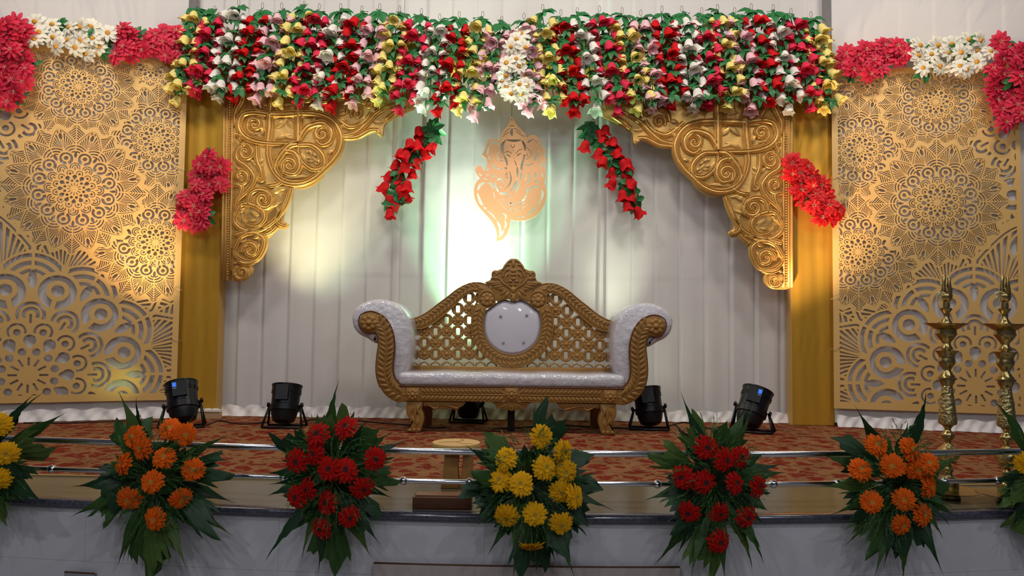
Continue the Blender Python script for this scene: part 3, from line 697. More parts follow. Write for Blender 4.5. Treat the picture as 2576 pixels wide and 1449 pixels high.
# ------------------------------------------------------------------ silk flowers
def bell_mesh(name, m, seed, red=False):
    rg = random.Random(seed); mb = MB(); n = 15; ph = rg.uniform(0, 6)
    prof = [(0.004, 0.0), (0.017, -0.004), (0.024, -0.016), (0.027, -0.032), (0.029, -0.046), (0.036, -0.058), (0.044, -0.064)]
    for i, (r, z) in enumerate(prof):
        f = max(0, (i - 2) / 4)
        for k in range(n):
            a = 2 * math.pi * k / n; lob = math.cos(5 * a + ph)
            q = r * (1 + 0.16 * f * lob + 0.05 * rg.uniform(-1, 1) * f); mb.v.append((q * math.cos(a), q * math.sin(a), z - 0.010 * f * lob + rg.uniform(-.002, .002) * f))
    for i in range(len(prof) - 1):
        for k in range(n): mb.f.append((i * n + k, i * n + (k + 1) % n, (i + 1) * n + (k + 1) % n, (i + 1) * n + k))
    # inner ruffled petal
    b = len(mb.v)
    for i, (r, z) in enumerate(((0.019, -.03), (0.022, -.05), (0.030, -.066))):
        for k in range(10):
            a = 2 * math.pi * k / 10 + .3; q = r * (1 + .22 * math.cos(3 * a + ph) * i / 2); mb.v.append((q * math.cos(a), q * math.sin(a), z - .006 * math.cos(3 * a + ph)))
    for i in range(2):
        for k in range(10): mb.f.append((b + i * 10 + k, b + i * 10 + (k + 1) % 10, b + (i + 1) * 10 + (k + 1) % 10, b + (i + 1) * 10 + k))
    return mb.mesh(name, m)
BELLS = {k: [bell_mesh('bell_flower', M_bell[k], i * 7 + len(k)) for i in range(3)] for k in BELLC}
def whorl_mesh(seed, nl=5, L=0.055):
    rg = random.Random(seed); mb = MB()
    for k in range(nl):
        a = 2 * math.pi * k / nl + rg.uniform(-.3, .3); l = L * rg.uniform(.8, 1.2); wd = l * rg.uniform(.24, .34); up = rg.uniform(-.35, .45)
        d = Vector((math.cos(a), math.sin(a), 0)); s = Vector((-d.y, d.x, 0)); b = len(mb.v)
        for t, ww in ((0, .15), (.3, .8), (.6, 1.0), (.85, .5), (1, .03)):
            c = d * l * t + Vector((0, 0, up * l * t - l * .5 * t * t)); fold = Vector((0, 0, wd * ww * .35))
            mb.v += [tuple(c + s * wd * ww + fold), tuple(c), tuple(c - s * wd * ww + fold)]
        for i in range(4):
            mb.f += [(b + i * 3, b + i * 3 + 1, b + i * 3 + 4, b + i * 3 + 3), (b + i * 3 + 1, b + i * 3 + 2, b + i * 3 + 5, b + i * 3 + 4)]
    return mb.mesh('leaf_whorl', M_leaf)
WHORL = [whorl_mesh(i, 6, .066) for i in range(4)]; TOPWHORL = [whorl_mesh(20 + i, 7, 0.105) for i in range(3)]
strand_px = [('yellow',497,24,452,258),('magenta',540,36,503,238),('white',600,20,555,252),('red',660,28,596,257),('pink',708,28,654,256),('yellow',765,24,706,260),('magenta',803,30,761,268),('white',857,30,804,268),('red',910,36,841,270),('pink',955,30,894,270),('yellow',1005,36,959,264),('magenta',1060,42,1010,281),('white',1106,56,1075,278),('red',1155,50,1110,288),('yellow',1214,50,1161,285),('pink',1262,62,1198,295),
 ('pink',1318,54,1341,288),('yellow',1365,32,1398,281),('red',1411,45,1453,283),('white',1452,40,1510,278),('magenta',1508,36,1560,281),('yellow',1565,40,1619,276),('pink',1612,46,1653,282),('red',1665,36,1696,270),('white',1715,36,1753,276),('magenta',1765,40,1793,270),('yellow',1805,32,1845,273),('pink',1848,40,1903,278),('red',1890,30,1947,254),('white',1945,32,1993,281),('magenta',1990,42,2044,273),('yellow',2040,50,2083,283)]
ORD = ['first', 'second', 'third', 'fourth', 'fifth', 'sixth', 'seventh', 'eighth']
cnt = {}; CAM = CP
BELLNAME = {'magenta': 'rose-red'}
def bell_tier(e, c, colr, axis, n_b=3, sc=1.0, spread=0.05):
    ph = rnd(-.5, .5)
    for q in range(n_b):
        a = math.pi * (1.12 + 0.76 * q / max(1, n_b - 1)) + ph * .5      # facing the camera half
        d = Vector((math.cos(a), math.sin(a), 0)); p = c + d * spread * rnd(.75, 1.15) + Vector((0, 0, rnd(-.014, .014)))
        nrm = (-axis * 1.0 - d * rnd(.15, .7) + Vector((rnd(-.25, .25), rnd(-.2, .2), 0)))
        inst('bell_flower', random.choice(BELLS[colr]), e, orient(p, nrm, rnd(0, 6.3), sc * rnd(.88, 1.12)))
for i, (colr, xt, yt, xb, yb) in enumerate(strand_px):
    k = cnt.get(colr, 0); cnt[colr] = k + 1
    Y = 5.86; T = at(xt, yt, Y); B = at(xb, yb, Y - .03); ax = (B - T).normalized(); L = (B - T).length
    e = empty('flower_garland', T, f"{ORD[k]} {BELLNAME.get(colr, colr)} bell-flower garland from the left in the top row", 'garland', 'bell-flower garlands hanging from the beam')
    mb = MB().tube([T + ax * L * t + Vector((.006 * math.sin(t * 9 + i), 0, 0)) for t in [j / 8 for j in range(9)]], 0.004, 5); mb.build('stem', M_stem, e)
    lp = [T + Vector((0.010 * math.sin(t) , 0, 0.045 - 0.026 * math.cos(t))) for t in [j * 2 * math.pi / 14 for j in range(14)]]
    mb = MB().tube(lp, 0.0018, 5, closed=True); mb.build('wire_loop', M_wire, e)
    inst('leaf_whorl', random.choice(TOPWHORL), e, orient(T + ax * .012 + Vector((0, -.02, 0)), (rnd(-.4, .4), rnd(-1.2, -.6), 1), rnd(0, 6), 1.05))
    nt = 8
    for t in range(nt):
        c = T + ax * (0.055 + (L - 0.115) * t / (nt - 1))
        last = t == nt - 1
        bell_tier(e, c, colr, ax, 1 if last else (3 if t % 2 == i % 2 else 2), 1.26, 0.012 if last else 0.066)
        if not last: inst('leaf_whorl', random.choice(WHORL), e, orient(c + ax * (L - .115) / (nt - 1) * .78 + Vector((rnd(-.03, .03), -.062, 0)), (rnd(-.5, .5), rnd(-1.2, -.5), .8), rnd(0, 6), rnd(.85, 1.1)))
        if t < nt - 2: inst('leaf_whorl', random.choice(WHORL), e, orient(c + ax * .03 + Vector((rnd(-.06, .06), -.01, 0)), (rnd(-.5, .5), -.8, .5), rnd(0, 6), rnd(.85, 1.1)))

def daisy_meshes(name, m, seed, layers, R0=0.07, wide=0.34):
    rg = random.Random(seed); mb = MB()
    for li, (n, rr, tilt, z) in enumerate(layers):
        for k in range(n):
            a = 2 * math.pi * (k + .5 * li) / n + rg.uniform(-.1, .1); l = R0 * rr * rg.uniform(.9, 1.08); wd = l * wide * rg.uniform(.85, 1.15)
            d = Vector((math.cos(a), math.sin(a), 0)); s = Vector((-d.y, d.x, 0)); b = len(mb.v); tl = tilt + rg.uniform(-.12, .12)
            for t, ww in ((.10, .35), (.4, .85), (.72, 1.0), (.92, .6), (1.0, .12)):
                c = d * l * t + Vector((0, 0, z + l * (tl * t - .35 * t * t)))
                cup = Vector((0, 0, wd * ww * .25)); mb.v += [tuple(c + s * wd * ww + cup), tuple(c), tuple(c - s * wd * ww + cup)]
            for i in range(4): mb.f += [(b + i * 3, b + i * 3 + 1, b + i * 3 + 4, b + i * 3 + 3), (b + i * 3 + 1, b + i * 3 + 2, b + i * 3 + 5, b + i * 3 + 4)]
    return mb.mesh(name, m)
DW = [daisy_meshes('daisy_bloom', M_daisyw, i, [(9, 1.0, .18, 0), (8, .86, .34, .005)], wide=.215) for i in range(2)]
DP = [daisy_meshes('dahlia_bloom', M_daisyp, i + 5, [(10, 1.0, .15, 0), (9, .84, .42, .005), (6, .55, .8, .010)], wide=.20) for i in range(3)]
DR = [daisy_meshes('dahlia_bloom', M_daisyr, i + 9, [(10, 1.0, .15, 0), (9, .84, .42, .005), (6, .55, .8, .010)], wide=.20) for i in range(3)]
def centre_mesh(m, r=.013):
    mb = MB().lathe([(r, 0), (r * .95, r * .5), (r * .6, r * .9), (0, r)], 10); return mb.mesh('flower_centre', m)
CW = centre_mesh(M_centw, .0165); CPk = centre_mesh(M_centp, .010)
smb = MB()
for k in range(5):
    a = k * 1.26; smb.tube([(0, 0, .008), (.006 * math.cos(a), .006 * math.sin(a), .02), (.012 * math.cos(a), .012 * math.sin(a), .026)], .0016, 4)
STAM = smb.mesh('stamens', mat('stamen_pale', (.8, .6, .35), .6))
def bloom(e, kind, p, nrm, sc):
    me, ce = {'w': (DW, CW), 'p': (DP, CPk), 'r': (DR, CPk)}[kind]; spin = rnd(0, 6.3)
    o = inst('bloom', random.choice(me), e, orient(p, nrm, spin, sc))
    c = bpy.data.objects.new('flower_centre', ce); COL.objects.link(c); c.parent = o; c.location = (0, 0, .008)
    if kind != 'w':
        c = bpy.data.objects.new('stamens', STAM); COL.objects.link(c); c.parent = o
def poisson(poly_px, spacing):
    xs_ = [p[0] for p in poly_px]; ys_ = [p[1] for p in poly_px]; out = []
    rg = random.Random(len(poly_px) * 31 + int(xs_[0]))
    def inside(x, y):
        r = False; n = len(poly_px)
        for i in range(n):
            ax, ay = poly_px[i]; b_, by = poly_px[i - 1]
            if (ay > y) != (by > y) and x < (b_ - ax) * (y - ay) / (by - ay) + ax: r = not r
        return r
    for _ in range(4000):
        x = rg.uniform(min(xs_), max(xs_)); y = rg.uniform(min(ys_), max(ys_))
        if inside(x, y) and all(math.hypot(x - a, y - b) > spacing for a, b in out): out.append((x, y))
    return out
def daisy_garland(kind, pts, Yf, label, r_px=25, leafn=8, wide=None):
    e0 = at(*pts[0], Yf(pts[0][0])); e = empty('artificial_flower_garland', e0, label, 'garland')
    P3 = []
    for i, (x, y) in enumerate(pts):
        Yd = Yf(x) - rnd(0.0, .06); p = at(x, y, Yd); P3.append(p)
        bloom(e, kind, p, (rnd(-.45, .45), -1, rnd(-.35, .45)), rnd(.92, 1.12) * r_px / (FPX / Yd) / .068)
    order = sorted(range(len(pts)), key=lambda i: pts[i][0] + .2 * pts[i][1]) if wide is None else sorted(range(len(pts)), key=lambda i: pts[i][1])
    mb = MB().tube([P3[i] + Vector((0, .03, 0)) for i in order], .004, 5); mb.build('stem', M_stem, e)
    for k in range(leafn):
        p = random.choice(P3) + Vector((rnd(-.05, .05), .015, rnd(-.05, .05))); inst('leaf_whorl', random.choice(WHORL), e, orient(p, (rnd(-.3, .3), -1, rnd(-.3, .3)), rnd(0, 6), 1.0))
def Yleft(x): return 5.84 + (min(x, 450) - 450) / 471 * .46 - .0
def Yright(x): return 5.84 - (max(x, 2097) - 2097) / 468 * .28
z1 = lambda L: [(x * .3727, y * .3727) for x, y in L]
daisy_garland('w', z1([(240,150),(355,170),(545,185),(615,185),(265,220),(730,225),(235,270),(360,255),(460,270),(545,270),(625,260),(385,315),(510,320),(670,315),(590,365),(470,190)]), Yleft, 'white daisy garland on top of the left gold panel', 24, 10)
daisy_garland('p', poisson([(-40,70),(40,55),(70,75),(68,140),(65,210),(40,240),(12,265),(-40,240)], 23), Yleft, 'pink flower garland hanging down the far left edge of the left panel', 26, 6, True)
daisy_garland('p', poisson([(292,85),(310,72),(380,85),(440,75),(452,95),(448,145),(360,142),(290,140)], 24), Yleft, 'pink flower garland between the white daisies and the left pillar', 25, 6)
daisy_garland('p', poisson([(520,388),(560,420),(568,450),(525,485),(512,560),(470,572),(452,545),(460,505),(490,460),(500,420)], 21), lambda x: 5.88, 'pink flower bunch pinned diagonally on the left pillar', 25, 5, True)
daisy_garland('r', poisson([(1995,402),(2030,410),(2060,450),(2100,510),(2112,545),(2060,555),(2030,520),(2000,470),(1985,430)], 21), lambda x: 5.88, 'red flower bunch pinned diagonally on the right pillar', 26, 5, True)
daisy_garland('p', poisson([(2115,135),(2150,125),(2240,110),(2270,110),(2278,140),(2230,165),(2200,185),(2125,182)], 23), Yright, 'pink flower garland between the right pillar and the white daisies', 26, 6)
z6 = lambda L: [(2050 + x * .3795, 50 + y * .3795) for x, y in L]
daisy_garland('w', z6([(680,240),(810,170),(770,230),(875,225),(965,215),(905,160),(1010,135),(1090,135),(1065,205),(1160,215),(1070,280),(715,320),(820,310),(900,320),(960,310),(690,175),(1000,330)]), Yright, 'white daisy garland on top of the right gold panel', 24, 10)
daisy_garland('p', poisson([(2515,100),(2545,105),(2580,130),(2640,150),(2640,270),(2580,285),(2545,300),(2528,315),(2508,285),(2500,220),(2498,170),(2515,145)], 23), Yright, 'pink flower garland hanging down the right edge of the right panel', 26, 6, True)
daisy_garland('w', [(1312,85),(1285,118),(1320,120),(1300,150),(1275,160),(1305,168),(1320,195),(1272,190),(1308,215),(1265,205),(1285,238),(1312,238),(1300,100),(1275,222),(1325,215)], lambda x: 5.78, 'white daisy bunch hanging in the centre of the top row', 24, 6, True)

# red rose sprays on the curtain
def rose_spray(pts, leaves, label):
    e = empty('rose_spray', at(*leaves[0], 6.0), label, 'flower spray', 'red rose sprays beside the plaque')
    for x, y in pts:
        p = at(x, y - 8, 5.98 + rnd(-.04, .03)); inst('rose_bell', random.choice(BELLS['red']), e, orient(p, (rnd(-.7, .7), rnd(-.7, .1), 1.0), rnd(0, 6), rnd(1.2, 1.42)))
    for x, y in leaves:
        for q in range(2): inst('leaf_whorl', random.choice(WHORL), e, orient(at(x + rnd(-6, 6), y + rnd(-6, 6), 5.98), (rnd(-.5, .5), -1, rnd(-.3, .5)), rnd(0, 6), 1.3))
    mb = MB().tube([at(x, y, 6.01) for x, y in leaves], .005, 6); mb.build('stem', M_stem, e)
    mb = MB().tube([at(leaves[0][0] + 6 + 5 * math.cos(t), leaves[0][1] - 14 + 9 * math.sin(t), 6.01) for t in [j * .63 for j in range(10)]], .0025, 5, True); mb.build('wire_loop', M_wire, e)
zz = lambda L: [(930 + x * .1864, 290 + y * .1864) for x, y in L]
rose_spray(zz([(655,190),(745,260),(535,355),(635,385),(885,405),(435,490),(525,520),(725,505),(375,640),(460,660),(660,620),(565,760),(295,800),(410,835),(235,945),(375,990),(515,920),(455,1070),(245,1120),(385,1220),(270,1300)]), zz([(850,190),(860,280),(760,370),(600,470),(560,590),(420,750),(370,920),(330,1060),(280,1180)]), 'red rose spray with green leaves left of the elephant plaque')
rl = zz([(655,190),(745,260),(535,355),(635,385),(885,405),(435,490),(525,520),(725,505),(375,640),(460,660),(660,620),(565,760),(295,800),(410,835),(235,945),(375,990),(515,920),(455,1070),(245,1120),(385,1220),(270,1300)])
rose_spray([(2 * 1287.5 - x + rnd(-5, 5), y - 4) for x, y in rl], [(2 * 1287.5 - x, y - 3) for x, y in zz([(850,190),(860,280),(760,370),(600,470),(560,590),(420,750),(370,920),(330,1060),(280,1180)])], 'red rose spray with green leaves right of the elephant plaque')

# ------------------------------------------------------------------ SOFA
YF, YB = 5.31, 5.74
def fz(x, y, Y): return at(880 + x * .3243, 640 + y * .3243, Y)
SCX = at(1287, 960, 5.5).x
sofa = empty('carved_sofa', (SCX, 5.5, 0), 'carved golden wood wedding sofa with plastic-wrapped white cushions', 'sofa')
def sp(x, y, Y, s, dy=0.0):
    p = fz(x, y, Y); X = p.x if s == 1 else 2 * SCX - p.x
    return Vector((X, Y + dy, p.z))
UF = .3243 / (FPX / YF); UB = .3243 / (FPX / YB)
def laurel(mb, path, half, step, dy=-.002, h=.010, lw=.34, rev=False):
    """carved leaves either side of a centre line; path is a list of Vectors in an XZ plane"""
    L = [0.0]
    for a, b in zip(path, path[1:]): L.append(L[-1] + (b - a).length)
    n = max(2, int(L[-1] / step)); j = 0
    for i in range(n):
        d = (i + .15) * L[-1] / n
        while j < len(L) - 2 and L[j + 1] < d: j += 1
        f = (d - L[j]) / max(1e-9, L[j + 1] - L[j]); p = path[j].lerp(path[j + 1], f); t = (path[j + 1] - path[j]).normalized()
        if rev: t = -t
        q = Vector((-t.z, 0, t.x))
        for sd in (-1, 1):
            a = p + q * sd * half * .12 + Vector((0, dy, 0)); b = p + q * sd * half * .92 + t * step * 1.15 + Vector((0, dy, 0))
            mb.leafbump(a, b, step * lw, h)
def rope(path, r, parent, name='rope_trim'):
    mb = MB(); P = path; L = [0.0]
    for a, b in zip(P, P[1:]): L.append(L[-1] + (b - a).length)
    n = max(3, int(L[-1] / 0.016)); j = 0
    mb.tube(P, r * .75, 6)
    for i in range(n):
        d = (i + .5) * L[-1] / n
        while j < len(L) - 2 and L[j + 1] < d: j += 1
        p = P[j].lerp(P[j + 1], (d - L[j]) / max(1e-9, L[j + 1] - L[j])); t = (P[j + 1] - P[j]).normalized(); q = Vector((-t.z, 0, t.x))
        mb.tube([p - t * .009 - q * r * .8 + Vector((0, -r * .2, 0)), p + Vector((0, -r * .75, 0)), p + t * .009 + q * r * .8 + Vector((0, -r * .2, 0))], [r * .3, r * .5, r * .3], 5)
    return mb.build(name, M_wooddark, parent)
def rosette_mesh(r, name='rosette', m=None):
    mb = MB(); n = 48
    prof = [(1.0, 0.0), (0.98, .10), (.80, .20), (.5, .17), (.32, .10), (.28, .22), (.18, .30), (0.0, .33)]
    for q, z in prof:
        for k in range(n):
            a = 2 * math.pi * k / n; c = abs(math.cos(4 * a)) ** .6; rr = q * (1 - .14 * (1 - c)) if q > .4 else q
            mb.v.append((r * rr * math.cos(a), -r * z * (0.55 + .45 * c if q > .4 else 1), r * rr * math.sin(a)))
    for i in range(len(prof) - 1):
        for k in range(n): mb.f.append((i * n + k, (i + 1) * n + k, (i + 1) * n + (k + 1) % n, i * n + (k + 1) % n))
    b = len(mb.v)
    for k in range(n): x, y, z = mb.v[k]; mb.v.append((x, r * .25, z))
    for k in range(n): mb.f.append((k, (k + 1) % n, b + (k + 1) % n, b + k))
    mb.f.append(tuple(b + k for k in range(n)))
    return mb.mesh(name, m or M_wood)
ROS = rosette_mesh(48 * UB)
rg_ = MB(); n = 24
for L_, (yy, k0, k1) in enumerate(((-.012, .94, 1.05), (-.017, .78, 1.25), (-.008, .70, 1.0), (.012, .70, 1.0), (.012, 1.0, 1.0))): pass
def ring_mesh():
    mb = MB(); n = 24; ro = 51 * UB
    def inner(a, k):
        c, s_ = math.cos(a), math.sin(a); hx, hz = 15 * UB * k, 26 * UB * k; q = min(hx / max(abs(c), 1e-6), hz / max(abs(s_), 1e-6)); return (q * c, q * s_)
    lay = [(lambda a: (ro * math.cos(a), ro * math.sin(a)), .012), (lambda a: (ro * math.cos(a), ro * math.sin(a)), -.006), (lambda a: (ro * .86 * math.cos(a), ro * .86 * math.sin(a)), -.013), (lambda a: (ro * .70 * math.cos(a), ro * .70 * math.sin(a)), -.005), (lambda a: inner(a, 1.15), -.008), (lambda a: inner(a, 1.0), -.004), (lambda a: inner(a, 1.0), .012)]
    for fn, y in lay:
        for k in range(n): x, z = fn(2 * math.pi * (k + .5) / n); mb.v.append((x, y, z))
    m = len(lay)
    for i in range(m):
        j = (i + 1) % m
        for k in range(n): mb.f.append((i * n + k, i * n + (k + 1) % n, j * n + (k + 1) % n, j * n + k))
    return mb.mesh('lattice_ring', M_wood)
RING = ring_mesh()
def in_poly(x, y, P):
    r = False
    for i in range(len(P)):
        ax, ay = P[i]; b_, by = P[i - 1]
        if (ay > y) != (by > y) and x < (b_ - ax) * (y - ay) / (by - ay) + ax: r = not r
    return r
V2 = lambda L: [Vector(p) for p in L]
for s in (1, -1):
    # scrolled arm front
    inner_e = [(120,450),(165,442),(215,455),(270,488),(318,558),(343,640),(350,720),(343,800),(337,880),(348,945),(380,995),(445,1030)]
    outer_e = [(380,1147),(320,1122),(270,1082),(235,1030),(212,960),(204,880),(212,780),(222,700),(216,630),(195,600)]
    poly = smooth_path(inner_e, 4) + [(445,1142)] + smooth_path(outer_e, 4) + [(150,608),(105,592),(76,545),(78,495)]
    pp = [sp(x, y, YF, s) for x, y in poly]
    arm = MB().prism([(p.x, p.z) for p in pp], YF - .012, YF + .05, .006).build('arm_frame', M_wood, sofa, auto=40)
    mb = MB(); cl = smooth_path([(225,520),(262,570),(282,650),(286,740),(277,830),(272,910),(285,975),(325,1040),(390,1080),(435,1088)], 6)
    cv = [sp(x, y, YF, s, -.012) for x, y in cl]; laurel(mb, cv, 62 * UF, .036, h=.009, rev=True); mb.tube(cv, .004, 6)
    mb.build('leaf_carving', M_wood, arm)
    inst('arm_rosette', rosette_mesh(64 * UF, 'arm_rosette'), sofa, Matrix.Translation(sp(150, 530, YF, s, -.014)))
    rope([sp(x, y, YF, s, -.008) for x, y in smooth_path(inner_e, 5)], .0075, sofa); rope([sp(x, y, YF, s, -.006) for x, y in smooth_path([(235,1030),(212,960),(204,880),(212,780),(222,700),(214,625),(185,605),(135,612),(92,585),(70,530),(80,478),(120,448)], 5)], .006, sofa)
    # padded arm
    cush = [(400,985),(450,890),(472,800),(482,690),(474,570),(445,465),(385,395),(300,358),(210,350),(120,374),(52,420),(24,480),(34,560),(75,615),(140,650),(212,690),(240,640),(262,720),(262,860),(275,950),(330,1010)]
    pp = [sp(x, y, YF + .06, s) for x, y in smooth_path(cush, 4, True)]
    MB().prism([(p.x, p.z) for p in pp], YF + .012, YB + .05, .032).build('arm_cushion', M_plastic, sofa)
    # legs
    leg = [(445,1140),(438,1180),(440,1225),(455,1265),(475,1300),(468,1330),(445,1358),(442,1374),(500,1382),(545,1378),(562,1330),(576,1285),(570,1235),(558,1200),(570,1160),(572,1140)]
    pp = [sp(x, y, YF, s) for x, y in smooth_path(leg, 4)]
    zmin = min(p.z for p in pp); pts = [(p.x, (p.z - zmin) * (pp[0].z - .001) / (pp[0].z - zmin) + .001) for p in pp]
    lg = MB().prism(pts, YF - .01, YF + .075, .006).build('leg', M_wood, sofa, auto=45)
    mb = MB()
    for a, b in (((505,1150),(470,1240)),((505,1150),(545,1250)),((505,1150),(508,1290)),((480,1250),(510,1310)),((530,1270),(520,1330)),((470,1350),(455,1375)),((500,1345),(500,1380)),((530,1345),(540,1378))):
        mb.leafbump(sp(*a, YF, s, -.008), sp(*b, YF, s, -.008), .012, .010)
    mb.build('leg_carving', M_wood, lg)
    x0 = sp(520, 1200, YF, s).x; x1 = sp(596, 1200, YF, s).x
    MB().box((min(x0, x1), YB - .06, 0.001), (max(x0, x1), YB + .0, .26)).build('leg', M_woodleg, sofa, smooth=False)
    # apron
    ap = [(572,1140),(572,1180),(610,1176),(632,1185),(650,1212),(690,1196),(735,1200),(780,1196),(835,1212),(850,1190),(878,1176),(905,1142)]
    pp = [sp(x, y, YF, s) for x, y in ap]; apn = MB().prism([(p.x, p.z) for p in pp], YF + .0, YF + .035, .004).build('apron', M_wood, sofa, auto=40)
    mb = MB().tube([sp(x, y, YF, s, -.001) for x, y in smooth_path([(600,1165),(640,1185),(665,1195),(690,1180),(680,1165),(740,1170),(800,1185),(840,1195)], 5)], .006, 6); mb.build('apron_scroll', M_wood, apn)
    # back rail: swooping band from arm to scroll
    top = [(440,498),(520,490),(600,450),(680,390),(760,330),(830,275),(900,237),(965,220),(1035,226),(1092,256),(1126,310),(1132,360),(1105,400),(1062,415)]
    bot = [(1010,390),(1005,340),(1000,305),(960,292),(910,308),(860,350),(800,410),(720,480),(640,540),(560,575),(440,578)]
    pp = [sp(x, y, YB, s) for x, y in smooth_path(top, 4) + smooth_path(bot, 4)]
    bf = MB().prism([(p.x, p.z) for p in pp], YB - .02, YB + .03, .006).build('back_rail', M_wood, sofa, auto=40)
    mb = MB(); cl = [sp(x, y, YB, s, -.020) for x, y in smooth_path([(470,535),(545,530),(620,495),(700,435),(780,370),(845,313),(905,272),(965,256),(1030,268)], 6)]
    laurel(mb, cl, 36 * UB, .034, h=.008, rev=True); mb.build('leaf_carving', M_wood, bf)
    mb = MB()
    for p in (top[:12], [(470,575)] + bot[::-1][1:], [(470,535),(545,530),(620,495),(700,435),(780,370),(845,313),(905,272),(965,256),(1030,268)]): mb.tube([sp(x, y, YB, s, -.020) for x, y in smooth_path(p, 5)], .005, 6)
    mb.build('edge_bead', M_wood, bf)
    inst('scroll_rosette', rosette_mesh(54 * UB, 'scroll_rosette'), sofa, Matrix.Translation(sp(1066, 350, YB, s, -.026)))
    mb = MB().tube([sp(1066 + 66 * math.cos(t), 350 + 66 * math.sin(t), YB, s, -.022) for t in [j * 2 * math.pi / 24 for j in range(24)]], .006, 6, True); mb.build('scroll_ring', M_wood, bf)
    # lattice
    reg = [(450,560),(560,570),(640,540),(720,480),(800,410),(860,350),(930,300),(1000,300),(975,390),(952,480),(950,560),(968,650),(1008,735),(1070,800),(1150,845),(1230,868),(1230,880),(450,880)]
    for i in range(-4, 8):
        for j in range(-5, 3):
            x, y = 665 + i * 87, 685 + j * 87
            if not in_poly(x, y, reg) and not any(in_poly(x + a, y + b, reg) for a, b in ((26, 0), (-26, 0), (0, 26), (0, -26))): continue
            if y > 830: continue
            inst('rosette' if (i + j) % 2 == 0 else 'lattice_ring', ROS if (i + j) % 2 == 0 else RING, sofa, Matrix.Translation(sp(x, y, YB, s, .002)))
    for i in range(-2, 6):     # half cells along the bottom
        x, y = 665 + i * 87, 868
        if x < 1130: MB().tube([sp(x - 40, 880, YB, s), sp(x - 32, 850, YB, s), sp(x, 833, YB, s), sp(x + 32, 850, YB, s), sp(x + 40, 880, YB, s)], .007, 6).build('lattice_arch', M_wood, sofa)
# medallion frame (ring band around the padded back)
mo = [(985,372),(957,430),(945,520),(950,600),(972,680),(1010,745),(1065,800),(1140,848),(1200,866),(1255,874)]
mi = [(1060,420),(1042,470),(1035,540),(1045,620),(1075,685),(1120,730),(1180,765),(1255,782)]
so = smooth_path(mo, 4); si = smooth_path(mi, 4)
pl_ = [sp(x, y, YB, 1) for x, y in so]; pr_ = [sp(x, y, YB, -1) for x, y in so[:-1]]; il = [sp(x, y, YB, 1) for x, y in si]; ir = [sp(x, y, YB, -1) for x, y in si[:-1]]
mb = MB().prism([(p.x, p.z) for p in pl_ + pr_[::-1] + ir + il[::-1]], YB - .03, YB + .03, .006); med = mb.build('medallion_frame', M_wood, sofa, auto=40)
mb = MB()
for s in (1, -1):
    cl = [sp(x, y, YB, s, -.030) for x, y in smooth_path([(1020,415),(1000,470),(990,540),(998,620),(1025,700),(1075,755),(1140,805),(1200,822),(1250,828)], 6)]
    laurel(mb, cl, 40 * UB, .034, h=.008); mb.tube(cl, .004, 6)
    for e_ in (so, si): mb.tube([sp(x, y, YB, s, -.030) for x, y in e_], .005, 6)
mb.build('leaf_carving', M_wood, med)
mc = [(1255,782),(1180,768),(1115,728),(1070,680),(1042,610),(1036,530),(1050,450),(1085,420),(1130,385),(1195,352),(1255,360)]
ml = [sp(x, y, YB, 1) for x, y in smooth_path(mc, 4)]; mr = [Vector((2 * SCX - p.x, p.y, p.z)) for p in ml[1:-1]]
MB().prism([(p.x, p.z) for p in ml + mr[::-1]], YB - .022, YB + .02, .03).build('back_cushion', M_leather, sofa)
for x, y in ((1170, 480), (1190, 685), (1372, 472), (1348, 682)):
    p = sp(x, y, YB, 1); MB().lathe([(.011, 0), (.010, .005), (.005, .008), (0, .009)], 12, Matrix.Translation((p.x, YB - .024, p.z)) @ Matrix.Rotation(R(90), 4, 'X')).build('button', M_button, sofa)
for s in (1, -1): rope([sp(x, y, YB, s, -.026) for x, y in smooth_path(mc[:-1] + [(1253,372)], 4)], .006, sofa)
# back panel rail, seat rail
x0 = sp(440, 870, YB, 1).x; x1 = 2 * SCX - x0; zb = sp(600, 862, YB, 1).z; zb2 = sp(600, 905, YB, 1).z
MB().prism([(x0, zb2 - .06), (x1, zb2 - .06), (x1, zb), (x0, zb)], YB - .03, YB + .03, .006).build('back_bottom_rail', M_wood, sofa, auto=40)
zt = sp(800, 1030, YF, 1).z; zb = sp(800, 1140, YF, 1).z; xa = sp(436, 1080, YF, 1).x; xb = 2 * SCX - xa
rail = MB().prism([(xa, zb), (xb, zb), (xb, zt), (xa, zt)], YF - .014, YF + .06, .005).build('seat_rail', M_wood, sofa, auto=40)
MB().box((xa + .02, YF + .06, zb + .03), (xb - .02, YB, zt)).build('seat_base', M_wood, sofa, smooth=False)
mb = MB(); zm = (zt + zb) / 2
for yy in (zt - .006, zm, zb + .006): mb.tube([(xa + .12 if yy == zm else xa, YF - .014, yy), (xb - .12 if yy == zm else xb, YF - .014, yy)], .005, 6)
cxs = SCX
for s in (-1, 1):
    xs0 = sp(1190, 1080, YF, 1).x; xs1 = sp(556, 1080, YF, 1).x
    for zc in ((zt + zm) / 2 + .001, (zm + zb) / 2 - .001):
        nn = 19
        for i in range(nn):
            xx = xs0 + (xs1 - xs0) * (i + .5) / nn; X = xx if s == -1 else 2 * SCX - xx; sg = 1 if zc > zm else -1
            dx = -.016 if s == -1 else .016
            mb.leafbump((X - dx, YF - .014, zc - .017 * sg), (X + dx * 1.2, YF - .014, zc + .017 * sg), .011, .009)
mb.build('leaf_carving', M_wood, rail)
SQR = rosette_mesh(44 * UF, 'rail_rosette')
